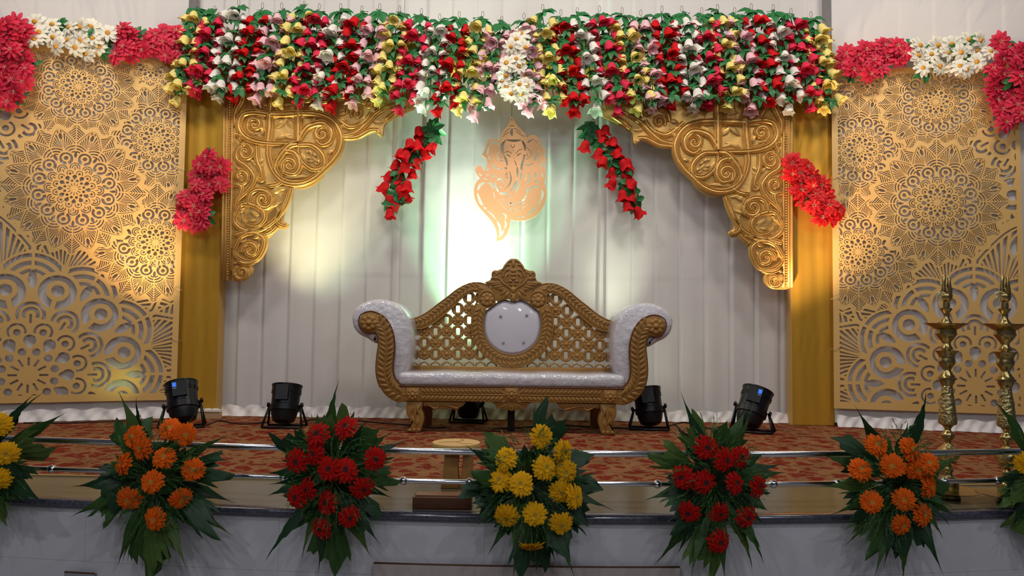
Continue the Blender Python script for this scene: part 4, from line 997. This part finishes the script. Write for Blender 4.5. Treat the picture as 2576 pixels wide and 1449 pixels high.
for x, s in ((490, 1), (490, -1), (1255, 1)):
    c = sp(x, 1085, YF, s); h = 50 * UF
    MB().prism([(c.x - h, c.z - h), (c.x + h, c.z - h), (c.x + h, c.z + h), (c.x - h, c.z + h)], YF - .022, YF, .004).build('rosette_block', M_wood, sofa, auto=40)
    inst('rail_rosette', SQR, sofa, Matrix.Translation((c.x, YF - .022, c.z)))
# centre apron fan
ca = [(1095,1140),(1125,1165),(1140,1192),(1175,1198),(1220,1204),(1255,1216)]
cl = [sp(x, y, YF, 1) for x, y in ca]; cr = [Vector((2 * SCX - p.x, p.y, p.z)) for p in cl[:-1]]
fan = MB().prism([(p.x, p.z) for p in cl + cr[::-1]], YF - .006, YF + .035, .005).build('apron_fan', M_wood, sofa, auto=40)
mb = MB()
for s in (1, -1):
    for b in ((1130,1160),(1160,1190),(1200,1200),(1235,1208)): mb.leafbump(sp(1255, 1142, YF, s, -.006), sp(*b, YF, s, -.006), .010, .008)
mb.build('fan_leaves', M_wood, fan)
# seat cushion
x0 = sp(372, 960, YF, 1).x; x1 = 2 * SCX - x0; zt2 = sp(800, 918, YF, 1).z; zl = sp(800, 1020, YF, 1).z; r = .03
rc = [(x0, zl), (x1, zl), (x1, zt2 - r), (x1 - r * .3, zt2 - r * .3), (x1 - r, zt2)] + [(x1 - r + (x0 - x1 + 2 * r) * i / 12, zt2 + .004 * math.sin(i * 2.1)) for i in range(1, 12)] + [(x0 + r, zt2), (x0 + r * .3, zt2 - r * .3), (x0, zt2 - r)]
MB().prism(rc, YF - .004, YB - .02, .03).build('seat_cushion', M_plastic, sofa)
rope([Vector((x0 + .01 + (x1 - x0 - .02) * i / 20, YF - .012, sp(800, 1024, YF, 1).z)) for i in range(21)], .008, sofa)
# crest
def cz(x, y, s=1):
    p = at(1190 + x * .1104, 640 + y * .1104, YB); return p
CCX = cz(920, 600).x
def cp(x, y, s=1, dy=0.0):
    p = cz(x, y); X = p.x if s == 1 else 2 * CCX - p.x; return Vector((X, YB + dy, p.z))
co = [(920,105),(850,110),(770,175),(705,250),(668,325),(610,345),(560,368),(490,366),(435,400),(418,470),(425,520),(385,590),(345,605),(275,650),(400,730),(470,830),(510,930),(520,1030),(560,1080),(680,1030),(830,1030),(875,1075),(920,1100)]
cl = [cp(x, y) for x, y in smooth_path(co, 3)]; cr = [Vector((2 * CCX - p.x, p.y, p.z)) for p in cl[1:-1]]
crest = MB().prism([(p.x, p.z) for p in cl + cr[::-1]], YB - .028, YB + .02, .006).build('crest', M_wood, sofa, auto=40)
UC = .1104 / (FPX / YB); mb = MB()
for s in (1, -1):
    for p, r in (([(835,250),(770,235),(715,300),(690,360)], 22), ([(830,350),(750,365),(700,440),(690,520)], 24), ([(825,450),(770,480),(730,560),(760,640)], 22), ([(815,530),(790,580),(810,640)], 16), ([(600,555),(690,660),(800,735),(870,790),(918,870)], 20), ([(668,330),(650,450),(690,580),(790,690),(890,700)], 14), ([(905,140),(800,180),(720,280)], 18)):
        mb.tube([cp(x, y, s, -.030) for x, y in smooth_path(p, 5)], r * UC, 6, flat=1.2)
    for a, b, wd in (((640,640),(280,650),34),((660,680),(350,690),30),((680,720),(440,755),34),((720,770),(540,800),28),((780,800),(610,930),40),((820,850),(720,990),38),((900,880),(850,960),28),((760,790),(620,840),26),((640,560),(410,520),40),((600,440),(580,580),30),((640,360),(560,470),34),((520,500),(400,570),30),((560,520),(480,590),28)):
        mb.leafbump(cp(*a, s, -.028), cp(*b, s, -.028), wd * UC, .011)
    mb.tube([cp(x, y, s, -.030) for x, y in spiral(485, 435, 60, 1.3, 0, 1, .1, 16)], 18 * UC, 6)
    mb.lathe([(42 * UC, 0), (36 * UC, .010), (16 * UC, .016), (0, .018)], 10, Matrix.Translation(cp(860, 615, s, -.028)) @ Matrix.Rotation(R(90), 4, 'X'))
for y0_, y1_, wd in ((130, 320, 50), (330, 430, 70), (430, 510, 70), (510, 600, 70), (740, 890, 60), (890, 1095, 55)): mb.leafbump(cp(920, y0_, 1, -.028), cp(920, y1_, 1, -.028), wd * UC, .016)
mb.build('crest_carving', M_wood, crest)
MB().box((SCX - .026, YF + .12, 0.001), (SCX + .026, YF + .17, .28)).build('centre_support', M_black, sofa, smooth=False)

# ------------------------------------------------------------------ STAGE LIGHTS
def stage_light(px, py_base, Y, axis, yaw, label, beams, disp=False, sc=1.0):
    g = ground(px, py_base); g = Vector((at(px, py_base, Y).x, Y, 0))
    e = empty('stage_light', g, label, 'stage light', 'black par cans on the carpet')
    ax = Vector(axis).normalized(); zp = .165 * sc; c = g + Vector((0, 0, zp))
    side = Vector((math.cos(yaw), math.sin(yaw), 0)); side = (side - ax * side.dot(ax)).normalized(); fw_ = ax.cross(side)
    M = Matrix.Translation(c) @ Matrix(((side.x, fw_.x, ax.x, 0), (side.y, fw_.y, ax.y, 0), (side.z, fw_.z, ax.z, 0), (0, 0, 0, 1))) @ Matrix.Scale(sc, 4)
    MB().lathe([(0, -.135), (.05, -.134), (.078, -.118), (.092, -.075), (.096, -.05), (.106, -.044), (.107, -.005), (.100, 0), (.100, .05), (.108, .135), (.111, .138), (.111, .146), (.098, .146), (.096, .07), (0, .066)], 28, M).build('housing', M_black, e, auto=35)
    mb = MB()
    for k in range(14):      # cooling slots
        a = k * math.pi / 7; d = Vector((math.cos(a), math.sin(a), 0))
        for z in (.085, .10): mb.tube([M @ (d * .104 + Vector((-d.y, d.x, 0)) * -.014 + Vector((0, 0, z))), M @ (d * .1065 + Vector((0, 0, z))), M @ (d * .104 + Vector((-d.y, d.x, 0)) * .014 + Vector((0, 0, z)))], .0032 * sc, 5)
    mb.build('cooling_ribs', M_black, e)
    mb = MB()
    for q in range(7):
        a = q * math.pi / 3; d = Vector((math.cos(a), math.sin(a), 0)) * (.055 if q < 6 else 0); mb.lathe([(.02, .067), (.018, .078), (0, .082)], 8, M @ Matrix.Translation(d))
    mb.build('led_lens', M_lens, e)
    # yoke with two legs per side and knobs
    for s in (-1, 1):
        pv = c + side * s * .118 * sc
        MB().lathe([(.014, -.005), (.018, .004), (.018, .012), (.008, .016), (.0, .017)], 12, Matrix.Translation(pv) @ side.to_track_quat('Z', 'Y').to_matrix().to_4x4() @ Matrix.Rotation(0 if s > 0 else math.pi, 4, 'X')).build('yoke_knob', M_black, e)
        sh = Vector((side.x, side.y, 0)).normalized(); fh = Vector((-sh.y, sh.x, 0))
        for f in (-1, 1):
            ft = g + sh * s * .145 * sc + fh * f * .075 + Vector((0, 0, .009))
            mb = MB(); mb.tube([c + side * s * .112 * sc, ft], .009, 6, flat=.6); mb.build('yoke_leg', M_black, e)
    for f in (-1, 1):
        MB().tube([g + sh * -.145 * sc + fh * f * .075 + Vector((0, 0, .009)), g + sh * .145 * sc + fh * f * .075 + Vector((0, 0, .009))], .0085, 6).build('yoke_bar', M_black, e)
    # control box and display on the rear
    mb = MB(); bxv = [M @ Vector(v) for v in ((-.045, -.118, .02), (.045, -.118, .02), (.045, -.09, .02), (-.045, -.09, .02), (-.045, -.118, .13), (.045, -.118, .13), (.045, -.09, .13), (-.045, -.09, .13))]
    mb.add(bxv, [(0,3,2,1),(4,5,6,7),(0,1,5,4),(1,2,6,5),(2,3,7,6),(3,0,4,7)]); cb = mb.build('control_box', M_black, e, smooth=False)
    if disp:
        x_ = -.03 if disp < 0 else .03
        mb = MB().add([M @ Vector(v) for v in ((x_ - .013, -.1192, .085), (x_ + .013, -.1192, .085), (x_ + .013, -.1192, .117), (x_ - .013, -.1192, .117))], [(0, 1, 2, 3)]); mb.build('blue_display', M_blue, cb, smooth=False)
        mb = MB().tube([M @ Vector(v) for v in ((x_ - .007, -.1198, .112), (x_ + .005, -.1198, .105), (x_ - .005, -.1198, .095), (x_ + .008, -.1198, .09))], .0012, 4); mb.build('display_mark', M_mark, cb)
        mb = MB().tube([M @ Vector(v) for v in ((x_ - .01, -.1198, .075), (x_ + .012, -.1198, .075))], .0018, 4); mb.build('display_text_bar', M_mark, cb)
    for tgt, color, power, angle, blend in beams:
        d = bpy.data.lights.new('beam', 'SPOT'); d.energy = power; d.color = color; d.spot_size = R(angle); d.spot_blend = blend; d.shadow_soft_size = .05
        o = bpy.data.objects.new('beam', d); COL.objects.link(o); lp = c + ax * .155 * sc
        o.parent = e; o.location = lp - g; o.rotation_euler = (Vector(tgt) - lp).to_track_quat('-Z', 'Y').to_euler()
    return e
W = lambda x, y, Y=6.1: at(x, y, Y)
stage_light(458, 1070, 5.42, (-.30, .38, 1), R(14), 'black stage light at the foot of the left gold panel', [(W(265, 330, 5.8), (1, .78, .46), 230, 48, 1.0), (W(210, 430, 5.75), (1, .42, .18), 100, 34, 1.0), (W(290, 960, 5.8), (.8, 1, .30), 10, 30, 1.0)], -1, 1.05)
stage_light(716, 1068, 5.48, (.0, .30, 1), 0, 'black stage light in front of the curtain, left of the sofa', [(W(775, 250), (1, .84, .44), 170, 56, 1.0), (W(850, 400), (.75, 1, .60), 70, 56, 1.0)], False)
stage_light(1178, 1066, 5.90, (.0, .12, 1), R(-8), 'black stage light half hidden under the sofa', [(W(1240, 180), (1, .96, .94), 480, 42, .9), (W(1235, 220), (.40, 1, .55), 430, 66, .8)], False, .95)
stage_light(1632, 1078, 5.62, (-.10, .30, 1), R(-10), 'black stage light behind the right arm of the sofa', [(W(1420, 330), (.92, 1, .72), 90, 64, 1.0)], False)
stage_light(1893, 1084, 5.55, (.42, .30, 1), R(-20), 'black stage light left of the right gold pillar', [(W(2190, 330, 5.8), (1, .74, .46), 340, 50, 1.0), (W(2130, 430, 5.85), (1, .45, .22), 110, 36, 1.0)], 1, 1.05)

# cables on the carpet
def cable(pts, label, r=.006):
    P = [ground(x, y) + Vector((0, 0, r)) for x, y in pts]; o = MB().tube(smooth_path(P, 6), r, 6).build('power_cable', M_cable); tag(o, label, 'cable')
cable([(60,1066),(160,1066),(280,1062),(380,1062),(430,1066)], 'dark power cable along the foot of the left panel drape')
cable([(480,1068),(520,1070),(550,1060),(585,1066),(620,1068),(672,1064)], 'dark power cable between the two left stage lights')
cable([(760,1062),(800,1056),(880,1058),(960,1066),(1022,1070),(1090,1078),(1120,1076)], 'dark power cable running to the sofa')
cable([(1240,1080),(1300,1078),(1400,1072),(1480,1075),(1580,1080)], 'dark power cable under the sofa')
cable([(1680,1074),(1720,1064),(1760,1074),(1790,1080),(1850,1082)], 'dark power cable between the two right stage lights')
# extension board at the left pillar foot
g = ground(518, 1050); e = empty('extension_board', g, 'white extension board at the foot of the left gold pillar', 'extension board')
p0 = at(492, 1042, 5.93); p1 = at(556, 1042, 5.93)
MB().box((p0.x, 5.90, 0.001), (p1.x, 5.95, .055)).build('wooden_block', M_woodblk, e, smooth=False)
MB().box((p0.x, 5.895, .055), (p1.x, 5.955, .070)).build('socket_board', M_white, e, smooth=False)
for q in range(3): MB().box((p0.x + .02 + q * .06, 5.91, .070), (p0.x + .06 + q * .06, 5.94, .079)).build('switch', M_white, e, smooth=False)

# ------------------------------------------------------------------ BRASS LAMPS
def brass_lamp(px, py_foot, label, s_over=None):
    g = ground(px, py_foot); sc = FPX / g.y; e = empty('brass_oil_lamp', g, label, 'oil lamp', 'tall brass oil lamps')
    H0 = 1247
    def seg(name, prof, m=M_brass, n=28, mod=None):
        pr = [(r * .86 / 538, (H0 - y) / 538) for r, y in prof]; return MB().lathe(pr[::-1] if pr[0][1] > pr[-1][1] else pr, n, Matrix.Translation(g), mod).build(name, m, e, auto=50)
    seg('base_foot', [(30, 1247), (31, 1244), (28, 1238), (30, 1235)])
    seg('base_tray', [(30, 1236), (55, 1233), (80, 1228), (81, 1226.5), (78, 1227), (52, 1231), (26, 1231)])
    seg('base_bell', [(26, 1231), (27, 1213), (25, 1205), (22, 1199), (14, 1195), (11, 1190), (10, 1183), (13, 1180), (13, 1175), (9, 1171), (9, 1166), (20, 1162), (22, 1158), (21, 1154)])
    seg('lower_drum', [(21, 1154), (27, 1148), (30, 1141), (30, 1130), (27, 1126), (22, 1122), (16, 1119), (13, 1114), (8, 1110)], M_brassorn)
    seg('lower_knop', [(8, 1110), (9, 1104), (16, 1098), (18, 1092), (16, 1087), (12, 1083), (9, 1080), (8, 1076), (14, 1068), (24, 1063)])
    seg('engraved_column', [(24, 1063), (25, 1058), (24, 1045), (20, 1010), (16, 985), (14.5, 972)], M_brassorn)
    seg('mid_collar', [(14.5, 972), (15.5, 970), (14, 968), (16, 965), (20, 959), (21, 953), (26, 952), (26, 948), (22, 946), (20, 942), (15, 938), (15, 935), (11, 932), (11, 927)])
    seg('mid_bowl', [(11, 927), (16, 920), (22, 912), (23, 905), (21, 900), (21, 894), (24, 888), (31, 881), (31, 879.5), (26, 879), (18, 875), (15, 870), (12, 866), (11, 862)])
    seg('upper_bowl', [(11, 862), (12, 858), (18, 852), (24, 844), (29, 838), (29, 836.5), (27, 836), (27, 826)], M_brass)
    seg('oil_tray', [(27, 827), (34, 824), (44, 818), (58, 812), (59, 810.5), (56, 811), (40, 816), (17, 818)])
    seg('neck', [(17, 818), (16, 808), (12, 803), (9, 798), (8.5, 788), (9, 785), (16, 776), (16.5, 773), (11, 770), (10.5, 758)])
    zc = lambda y: (H0 - y) / 538
    B = lambda x, y, z: g + Vector((x / 538, y / 538, zc(z)))
    mb = MB(); mb.tube([B(-13, 0, 744), B(-8, 0, 742), B(0, 0, 743), B(8, 0, 742), B(15, 0, 738)], [4 / 538, 11 / 538, 14 / 538, 12 / 538, 5 / 538], 10); mb.tube([B(2, 0, 757), B(1, 0, 748)], 8 / 538, 8); mb.build('bird_body', M_brass, e)
    mb = MB(); mb.tube([B(8, -2, 744), B(10, -2, 728), B(7, -2, 716), B(8, -2, 704), B(7, -2, 696), B(4, -2, 695)], [7 / 538, 5 / 538, 6 / 538, 4 / 538, 3.5 / 538, 1.5 / 538], 8); mb.build('bird_neck', M_brass, e)
    mb = MB(); mb.tube([B(-4, 0, 742), B(-6, 0, 725), B(-5, 0, 708), B(-4, 0, 694), B(-4, 0, 688)], [8 / 538, 6 / 538, 5 / 538, 5 / 538, 3 / 538], 8); mb.build('bird_tail', M_brass, e)
    rgw = random.Random(px); mb = MB()
    for q in range(60):
        a = B(-14 + rgw.uniform(-5, 5), rgw.uniform(-8, 4), 738 + rgw.uniform(-8, 10)); mb.tube([a, a + Vector((rgw.uniform(-.02, .012), rgw.uniform(-.01, .01), rgw.uniform(-.02, .01)))], .0015, 4)
    o = mb.build('wick_thread', M_wick, e); o['kind'] = 'stuff'
brass_lamp(2387, 1252, 'brass oil lamp nearer the orange bouquet')
brass_lamp(2536, 1262, 'brass oil lamp nearest the right edge')

# ------------------------------------------------------------------ RAILING
rail_e = empty('stage_railing', (0, edgeY(0) + .03, 0), 'chrome double-rail barrier along the stage edge', 'railing')
def railY(x): return edgeY(x) + .035
def xat(px, z):
    x = 0
    for _ in range(6): x = at(px, 1200, railY(x)).x
    return x
ZU, ZL = 0.243, 0.118
xr = [i * .1 for i in range(-40, 41)]
MB().tube([(x, railY(x), ZU) for x in xr], .0135, 14).build('upper_rail', M_chrome, rail_e)
MB().tube([(x, railY(x), ZL) for x in xr], .0105, 14).build('lower_rail', M_chrome, rail_e)
for px in (-40, 130, 552, 714, 1015, 1182, 1654, 1945, 2107, 2375, 2510):
    x = xat(px, ZL); MB().lathe([(.0001, -.019), (.011, -.0155), (.0175, -.008), (.0195, 0), (.0175, .008), (.011, .0155), (.0001, .019)], 16, Matrix.Translation((x, railY(x), ZL))).build('ball_joint', M_chrome, rail_e)
BQX = [-30, 390, 835, 1335, 1800, 2260, 2610]
for px in BQX:
    x = xat(px, .1); MB().tube([(x, railY(x), 0), (x, railY(x), ZU)], .014, 12).build('post', M_chrome, rail_e)

# ------------------------------------------------------------------ STOOL AND PLANK
g = ground(1146, 1225); e = empty('small_stool', g, 'small round raw-wood stool behind the rail', 'stool')
sc = FPX / g.y; zt = at(1146, 1112, g.y).z; rr = 60 / sc
MB().lathe([(0, zt - .032), (rr * .93, zt - .032), (rr * .99, zt - .024), (rr, zt - .006), (rr * .985, zt), (0, zt)], 40, Matrix.Translation((g.x, g.y, 0))).build('seat', M_woodlight, e, auto=40)
mb = MB()
for k in range(3): a = 1 + k * 2.2; mb.tube([(g.x, g.y, zt + .0006), (g.x + rr * .55 * math.cos(a), g.y + rr * .55 * math.sin(a), zt + .0006), (g.x + rr * .8 * math.cos(a + .4), g.y + rr * .8 * math.sin(a + .4), zt + .0003)], .0009, 4)
mb.build('seat_crack', M_stub, e)
for dx0, dx1 in ((-35, 9), (66, 100)):
    pts = [(g.x + dx0 / sc, 0.0), (g.x + dx1 / sc, 0.0), (g.x + (dx1 - 3) / sc, .1), (g.x + dx1 / sc, zt - .03), (g.x + (dx0 + 8) / sc, zt - .03), (g.x + (dx0 + 6) / sc, .1)]
    if dx0 > 0: pts = [(x - 55 / sc, z) for x, z in pts]
    MB().prism(pts, g.y - .035, g.y + .035, .004).build('leg', M_woodleg, e, auto=40)
MB().box((g.x - 12 / sc, g.y - .04, zt - .055), (g.x + 30 / sc, g.y + .04, zt - .032)).build('seat_block', M_stub, e, smooth=False)
pA = ground(1034, 1286); pB = ground(1185, 1288)
e = empty('wooden_plank', ((pA.x + pB.x) / 2, pA.y + .08, 0), 'dark brown wooden plank lying at the stage edge', 'plank')
MB().prism([(pA.x, .001), (pB.x, .001), (pB.x, .050), (pA.x, .050)], pA.y + .035, pA.y + .12, .004).build('board', M_plank, e, auto=40)
MB().prism([(pA.x + .01, .050), (pB.x - .01, .050), (pB.x - .01, .056), (pA.x + .01, .056)], pA.y + .05, pA.y + .115, .002).build('top_ledge', mat('plank_top', (.22, .10, .05), .4), e, auto=40)

# ------------------------------------------------------------------ BOUQUETS
def gerbera_mesh(name, m, seed, n_out=22):
    rg = random.Random(seed); mb = MB()
    for li, (n, rr, tilt, z, wd0) in enumerate(((n_out, 1.0, .10, 0, .135), (n_out - 4, .88, .24, .004, .125), (18, .62, .34, .006, .10), (13, .40, .5, .008, .085))):
        for k in range(n):
            a = 2 * math.pi * (k + .5 * li) / n + rg.uniform(-.07, .07); l = .049 * rr * rg.uniform(.88, 1.06); wd = .049 * wd0 * rg.uniform(.8, 1.1)
            d = Vector((math.cos(a), math.sin(a), 0)); s = Vector((-d.y, d.x, 0)); b = len(mb.v); tl = tilt + rg.uniform(-.14, .14)
            for t, ww in ((.2, .5), (.55, .95), (.85, 1.0), (1.0, .35)):
                c = d * l * t + Vector((0, 0, z + l * (tl * t - .30 * t * t))); cup = Vector((0, 0, wd * ww * .3)); mb.v += [tuple(c + s * wd * ww + cup), tuple(c), tuple(c - s * wd * ww + cup)]
            for i in range(3): mb.f += [(b + i * 3, b + i * 3 + 1, b + i * 3 + 4, b + i * 3 + 3), (b + i * 3 + 1, b + i * 3 + 2, b + i * 3 + 5, b + i * 3 + 4)]
    return mb.mesh(name, m)
GER = {k: [gerbera_mesh('gerbera', M_gerb[k], i + 40, 16 if k == 'red' else 22) for i in range(3)] for k in M_gerb}
GEYE = {k: MB().lathe([(q * {'orange': .62, 'red': .85, 'yellow': .75}[k], z) for q, z in ((.016, .005), (.015, .011), (.010, .013), (.004, .010), (0, .009))], 14).mesh('flower_eye', M_gcen[k]) for k in M_gcen}
def palm_leaf(base, tip, width, wide, parent, rg):
    t = tip - base; L = t.length; t = t / L; n0 = Vector((rg.uniform(-.5, .5), -1, rg.uniform(-.1, .6))); s = t.cross(n0).normalized(); nn = s.cross(t).normalized()
    if nn.y > 0: nn = -nn
    mb = MB(); C = 13; Rw = 9; tipc = rg.choice((3, 4, 8, 9)) if wide else 6; ends = []
    for j in range(C):
        if wide:
            e_ = rg.uniform(.66, .80) if j % 2 else rg.uniform(.74, .88)
            e_ *= 1 - .10 * abs(j - tipc) / C
            if j == tipc: e_ = 1.0
            elif abs(j - tipc) == 1: e_ = .90
        else:
            f = abs(j - 6) / 6; e_ = 1 - .52 * f ** .8 + (rg.uniform(-.05, .02) if j % 2 else 0)
        ends.append(e_)
    bul = L * rg.uniform(.04, .12); tw = rg.uniform(-.5, .5)
    for i in range(Rw + 1):
        v = i / Rw
        for j in range(C):
            f = (j - 6) / 6; a = v * ends[j]
            wp = (min(1, a / .72) ** .9 if wide else math.sin(math.pi * min(1, (a + .04) / 1.06)) ** .8 * (1.15 - .55 * a))
            lat = f * width * wp; pl_off = (.005 if j % 2 else -.005) * min(1, a * 3) * (width / .05)
            if wide and j == tipc and v > .8: lat *= 1 - .3 * (v - .8)
            p = base + t * L * a + s * lat + nn * (bul * math.sin(math.pi * a) + pl_off - width * .35 * f * f * wp + tw * lat * a)
            mb.v.append(tuple(p))
    for i in range(Rw):
        for j in range(C - 1): mb.f.append((i * C + j, i * C + j + 1, (i + 1) * C + j + 1, (i + 1) * C + j))
    return mb.build('palm_leaf', rg.choice(M_palm + [M_palm[0], M_palm[2], M_palm[2]]), parent)
def bouquet(cx, cy, color, flowers, wides, narrows, label, seed, rad=(100, 135), nf=190):
    rg = random.Random(seed); X = xat(cx, .1); Yb = edgeY(X) - .055
    base = at(cx, cy, Yb); e = empty('gerbera_bouquet', (base.x, Yb, base.z), label, 'bouquet', 'gerbera bouquets tied to the stage rail')
    def ctr(px, py, back=0.0):      # leaves start near the knot, a little towards their tip
        f = rg.uniform(.10, .28); x = cx + (px - cx) * f; y = cy + (py - cy) * f; return at(x, y, Yb + back)
    def tipY(px, py):
        d = math.hypot(px - cx, (py - cy)) / 150
        return Yb - .03 + (rg.uniform(-.09, .02) if py > 1270 else rg.uniform(-.10, .06)) - .02 * d
    for px, py in wides: palm_leaf(ctr(px, py, rg.uniform(-.04, .0)), at(px, py, tipY(px, py)), rg.uniform(.065, .095), True, e, rg)
    for px, py in narrows: palm_leaf(ctr(px, py, rg.uniform(-.04, .0)), at(px, py, tipY(px, py)), rg.uniform(.026, .042), False, e, rg)
    for k in range(22):      # filler leaves behind the flowers
        a = rg.uniform(0, 6.283); r = rg.uniform(.55, .95); px, py = cx + rad[0] * r * math.cos(a), cy + rad[1] * r * math.sin(a)
        palm_leaf(at(cx + rg.uniform(-25, 25), cy + rg.uniform(-40, 40), Yb - .01), at(px, py, Yb - .04 + rg.uniform(-.04, .02)), rg.uniform(.04, .065), True, e, rg)
    for k in range(9):       # longer outer leaves
        a = rg.uniform(-.25, 3.4); r = rg.uniform(1.1, 1.45); px, py = cx + rad[0] * r * math.cos(a), cy + rad[1] * r * math.sin(a)
        palm_leaf(ctr(px, py), at(px, py, Yb - .05 + rg.uniform(-.05, .0)), rg.uniform(.035, .07), k % 3 > 0, e, rg)
    knot = at(cx, cy + 10, Yb - .02)
    for fx, fy in flowers:
        d = Vector((fx - cx, 0, -(fy - cy))) / 150; Yf = Yb - .13 - .05 * (1 - min(1, d.length)) + rg.uniform(-.02, .02); p = at(fx, fy, Yf)
        nrm = Vector((d.x * .75 + rg.uniform(-.45, .45), -1, d.z * .45 + rg.uniform(-.35, .40)))
        if (fx, fy) == (1338, 1374): nrm = Vector((0, -.25, -1))
        o = inst('gerbera', rg.choice(GER[color]), e, orient(p, nrm, rg.uniform(0, 6), rg.uniform(.96, 1.10)))
        c = bpy.data.objects.new('flower_eye', GEYE[color]); COL.objects.link(c); c.parent = o
        MB().tube([p + Vector((0, .004, 0)), p.lerp(knot, .4) + Vector((0, .05, 0)), knot], .003, 5).build('flower_stem', M_stem, e)
    mb = MB()
    for k in range(nf):
        a = rg.uniform(0, 6.283); r = rg.uniform(.1, 1.0) ** .7; p = at(cx + rad[0] * .9 * r * math.cos(a), cy + rad[1] * .92 * r * math.sin(a), Yb - rg.uniform(.08, .17))
        d = Vector((math.cos(a) + rg.uniform(-.5, .5), rg.uniform(-.6, .1), -math.sin(a) + rg.uniform(-.4, .6))).normalized(); Ls = rg.uniform(.05, .10)
        for i in range(22):
            q = p + d * Ls * i / 22 + Vector((0, 0, -.02 * (i / 22) ** 2)); w_ = Vector((rg.uniform(-1, 1), rg.uniform(-1, 1), rg.uniform(-1, 1))).normalized() * .013 * (1.1 - i / 22); u_ = d.cross(w_).normalized() * .0016
            b = len(mb.v); mb.v += [tuple(q - u_), tuple(q + u_), tuple(q + w_ + d * .008)]; mb.f.append((b, b + 1, b + 2))
    o = mb.build('fern_filler', M_fern, e, smooth=False); o['kind'] = 'stuff'
bouquet(390, 1195, 'orange', [(429,1077),(465,1093),(336,1098),(355,1126),(413,1150),(308,1167),(486,1181),(382,1212),(324,1256),(456,1256),(389,1306)],
        [(307,1040),(286,1115),(234,1253),(220,1315),(360,1470),(400,1470),(572,1346),(600,1170)],
        [(296,980),(341,998),(500,1030),(582,1091),(582,1157),(225,1175),(176,1225),(172,1303),(295,1428),(307,1415),(473,1440),(592,1353),(596,1267),(520,1330)],
        'orange gerbera bouquet on the rail in front of the left gold panel', 101)
bouquet(835, 1190, 'red', [(869,1074),(798,1093),(791,1141),(746,1160),(827,1179),(869,1182),(944,1155),(774,1231),(746,1250),(913,1229),(822,1265),(808,1331),(879,1301)],
        [(834,1012),(686,1074),(734,1105),(731,1322),(1010,1191),(965,1095),(951,1318),(824,1455)],
        [(853,953),(667,1189),(674,1219),(672,1248),(664,1415),(758,1412),(800,1446),(853,1432),(920,1057),(986,1088),(1027,1108),(989,1253),(958,1372),(934,1405)],
        'red gerbera bouquet on the rail left of the stool', 102)
bouquet(1338, 1215, 'yellow', [(1363,1098),(1417,1138),(1272,1153),(1372,1176),(1424,1186),(1257,1207),(1310,1217),(1412,1238),(1448,1250),(1274,1300),(1346,1294),(1412,1318),(1338,1374)],
        [(1400,1005),(1203,1098),(1186,1157),(1165,1253),(1159,1277),(1503,1157),(1517,1250),(1214,1330),(1320,1470),(1451,1405),(1472,1336),(1355,1445)],
        [(1169,1119),(1548,1286),(1224,1401),(1290,1460),(1400,1422),(1448,1460)],
        'yellow gerbera bouquet on the rail in front of the sofa', 103)
bouquet(1800, 1205, 'red', [(1777,1126),(1824,1157),(1863,1150),(1717,1201),(1772,1213),(1850,1215),(1908,1224),(1733,1289),(1810,1291),(1879,1301),(1810,1363)],
        [(1633,1119),(1657,1236),(1670,1325),(1765,1470),(1843,1064),(1725,1040)],
        [(1710,981),(1688,1057),(1636,1146),(1617,1260),(1645,1422),(1701,1398),(1736,1460),(1825,1470),(1894,1436),(1924,1424),(1915,1382),(1929,1324),(1980,1188),(1975,1167),(1898,1009),(1880,1022),(1929,1136)],
        'red gerbera bouquet on the rail right of the sofa', 104)
bouquet(2262, 1210, 'orange', [(2205,1119),(2291,1129),(2245,1172),(2165,1181),(2308,1181),(2336,1165),(2339,1225),(2193,1263),(2274,1256),(2322,1294),(2269,1322)],
        [(2091,1115),(2119,1294),(2153,1398),(2291,1408),(2381,1191)],
        [(2150,1019),(2331,984),(2284,1057),(2055,1141),(2057,1225),(2081,1298),(2124,1374),(2198,1460),(2222,1432),(2270,1470),(2374,1450),(2374,1358),(2391,1322),(2401,1281),(2419,1146),(2353,1391)],
        'orange gerbera bouquet on the rail beside the brass lamps', 105)
bouquet(-35, 1150, 'yellow', [(-2,1068),(15,1141),(-4,1205),(-60,1110),(-50,1180)], [(129,1112),(103,1239),(60,1245)], [(84,991),(112,984),(172,1034),(28,1277),(20,1294)],
        'yellow gerbera bouquet cut off by the left edge', 106, nf=30)
bouquet(2618, 1190, 'yellow', [(2585,1165),(2640,1130),(2650,1220)], [(2573,1387),(2520,1250)], [(2500,1008),(2494,1260),(2505,1281),(2543,1329)],
        'yellow gerbera bouquet cut off by the right edge', 107, nf=30)
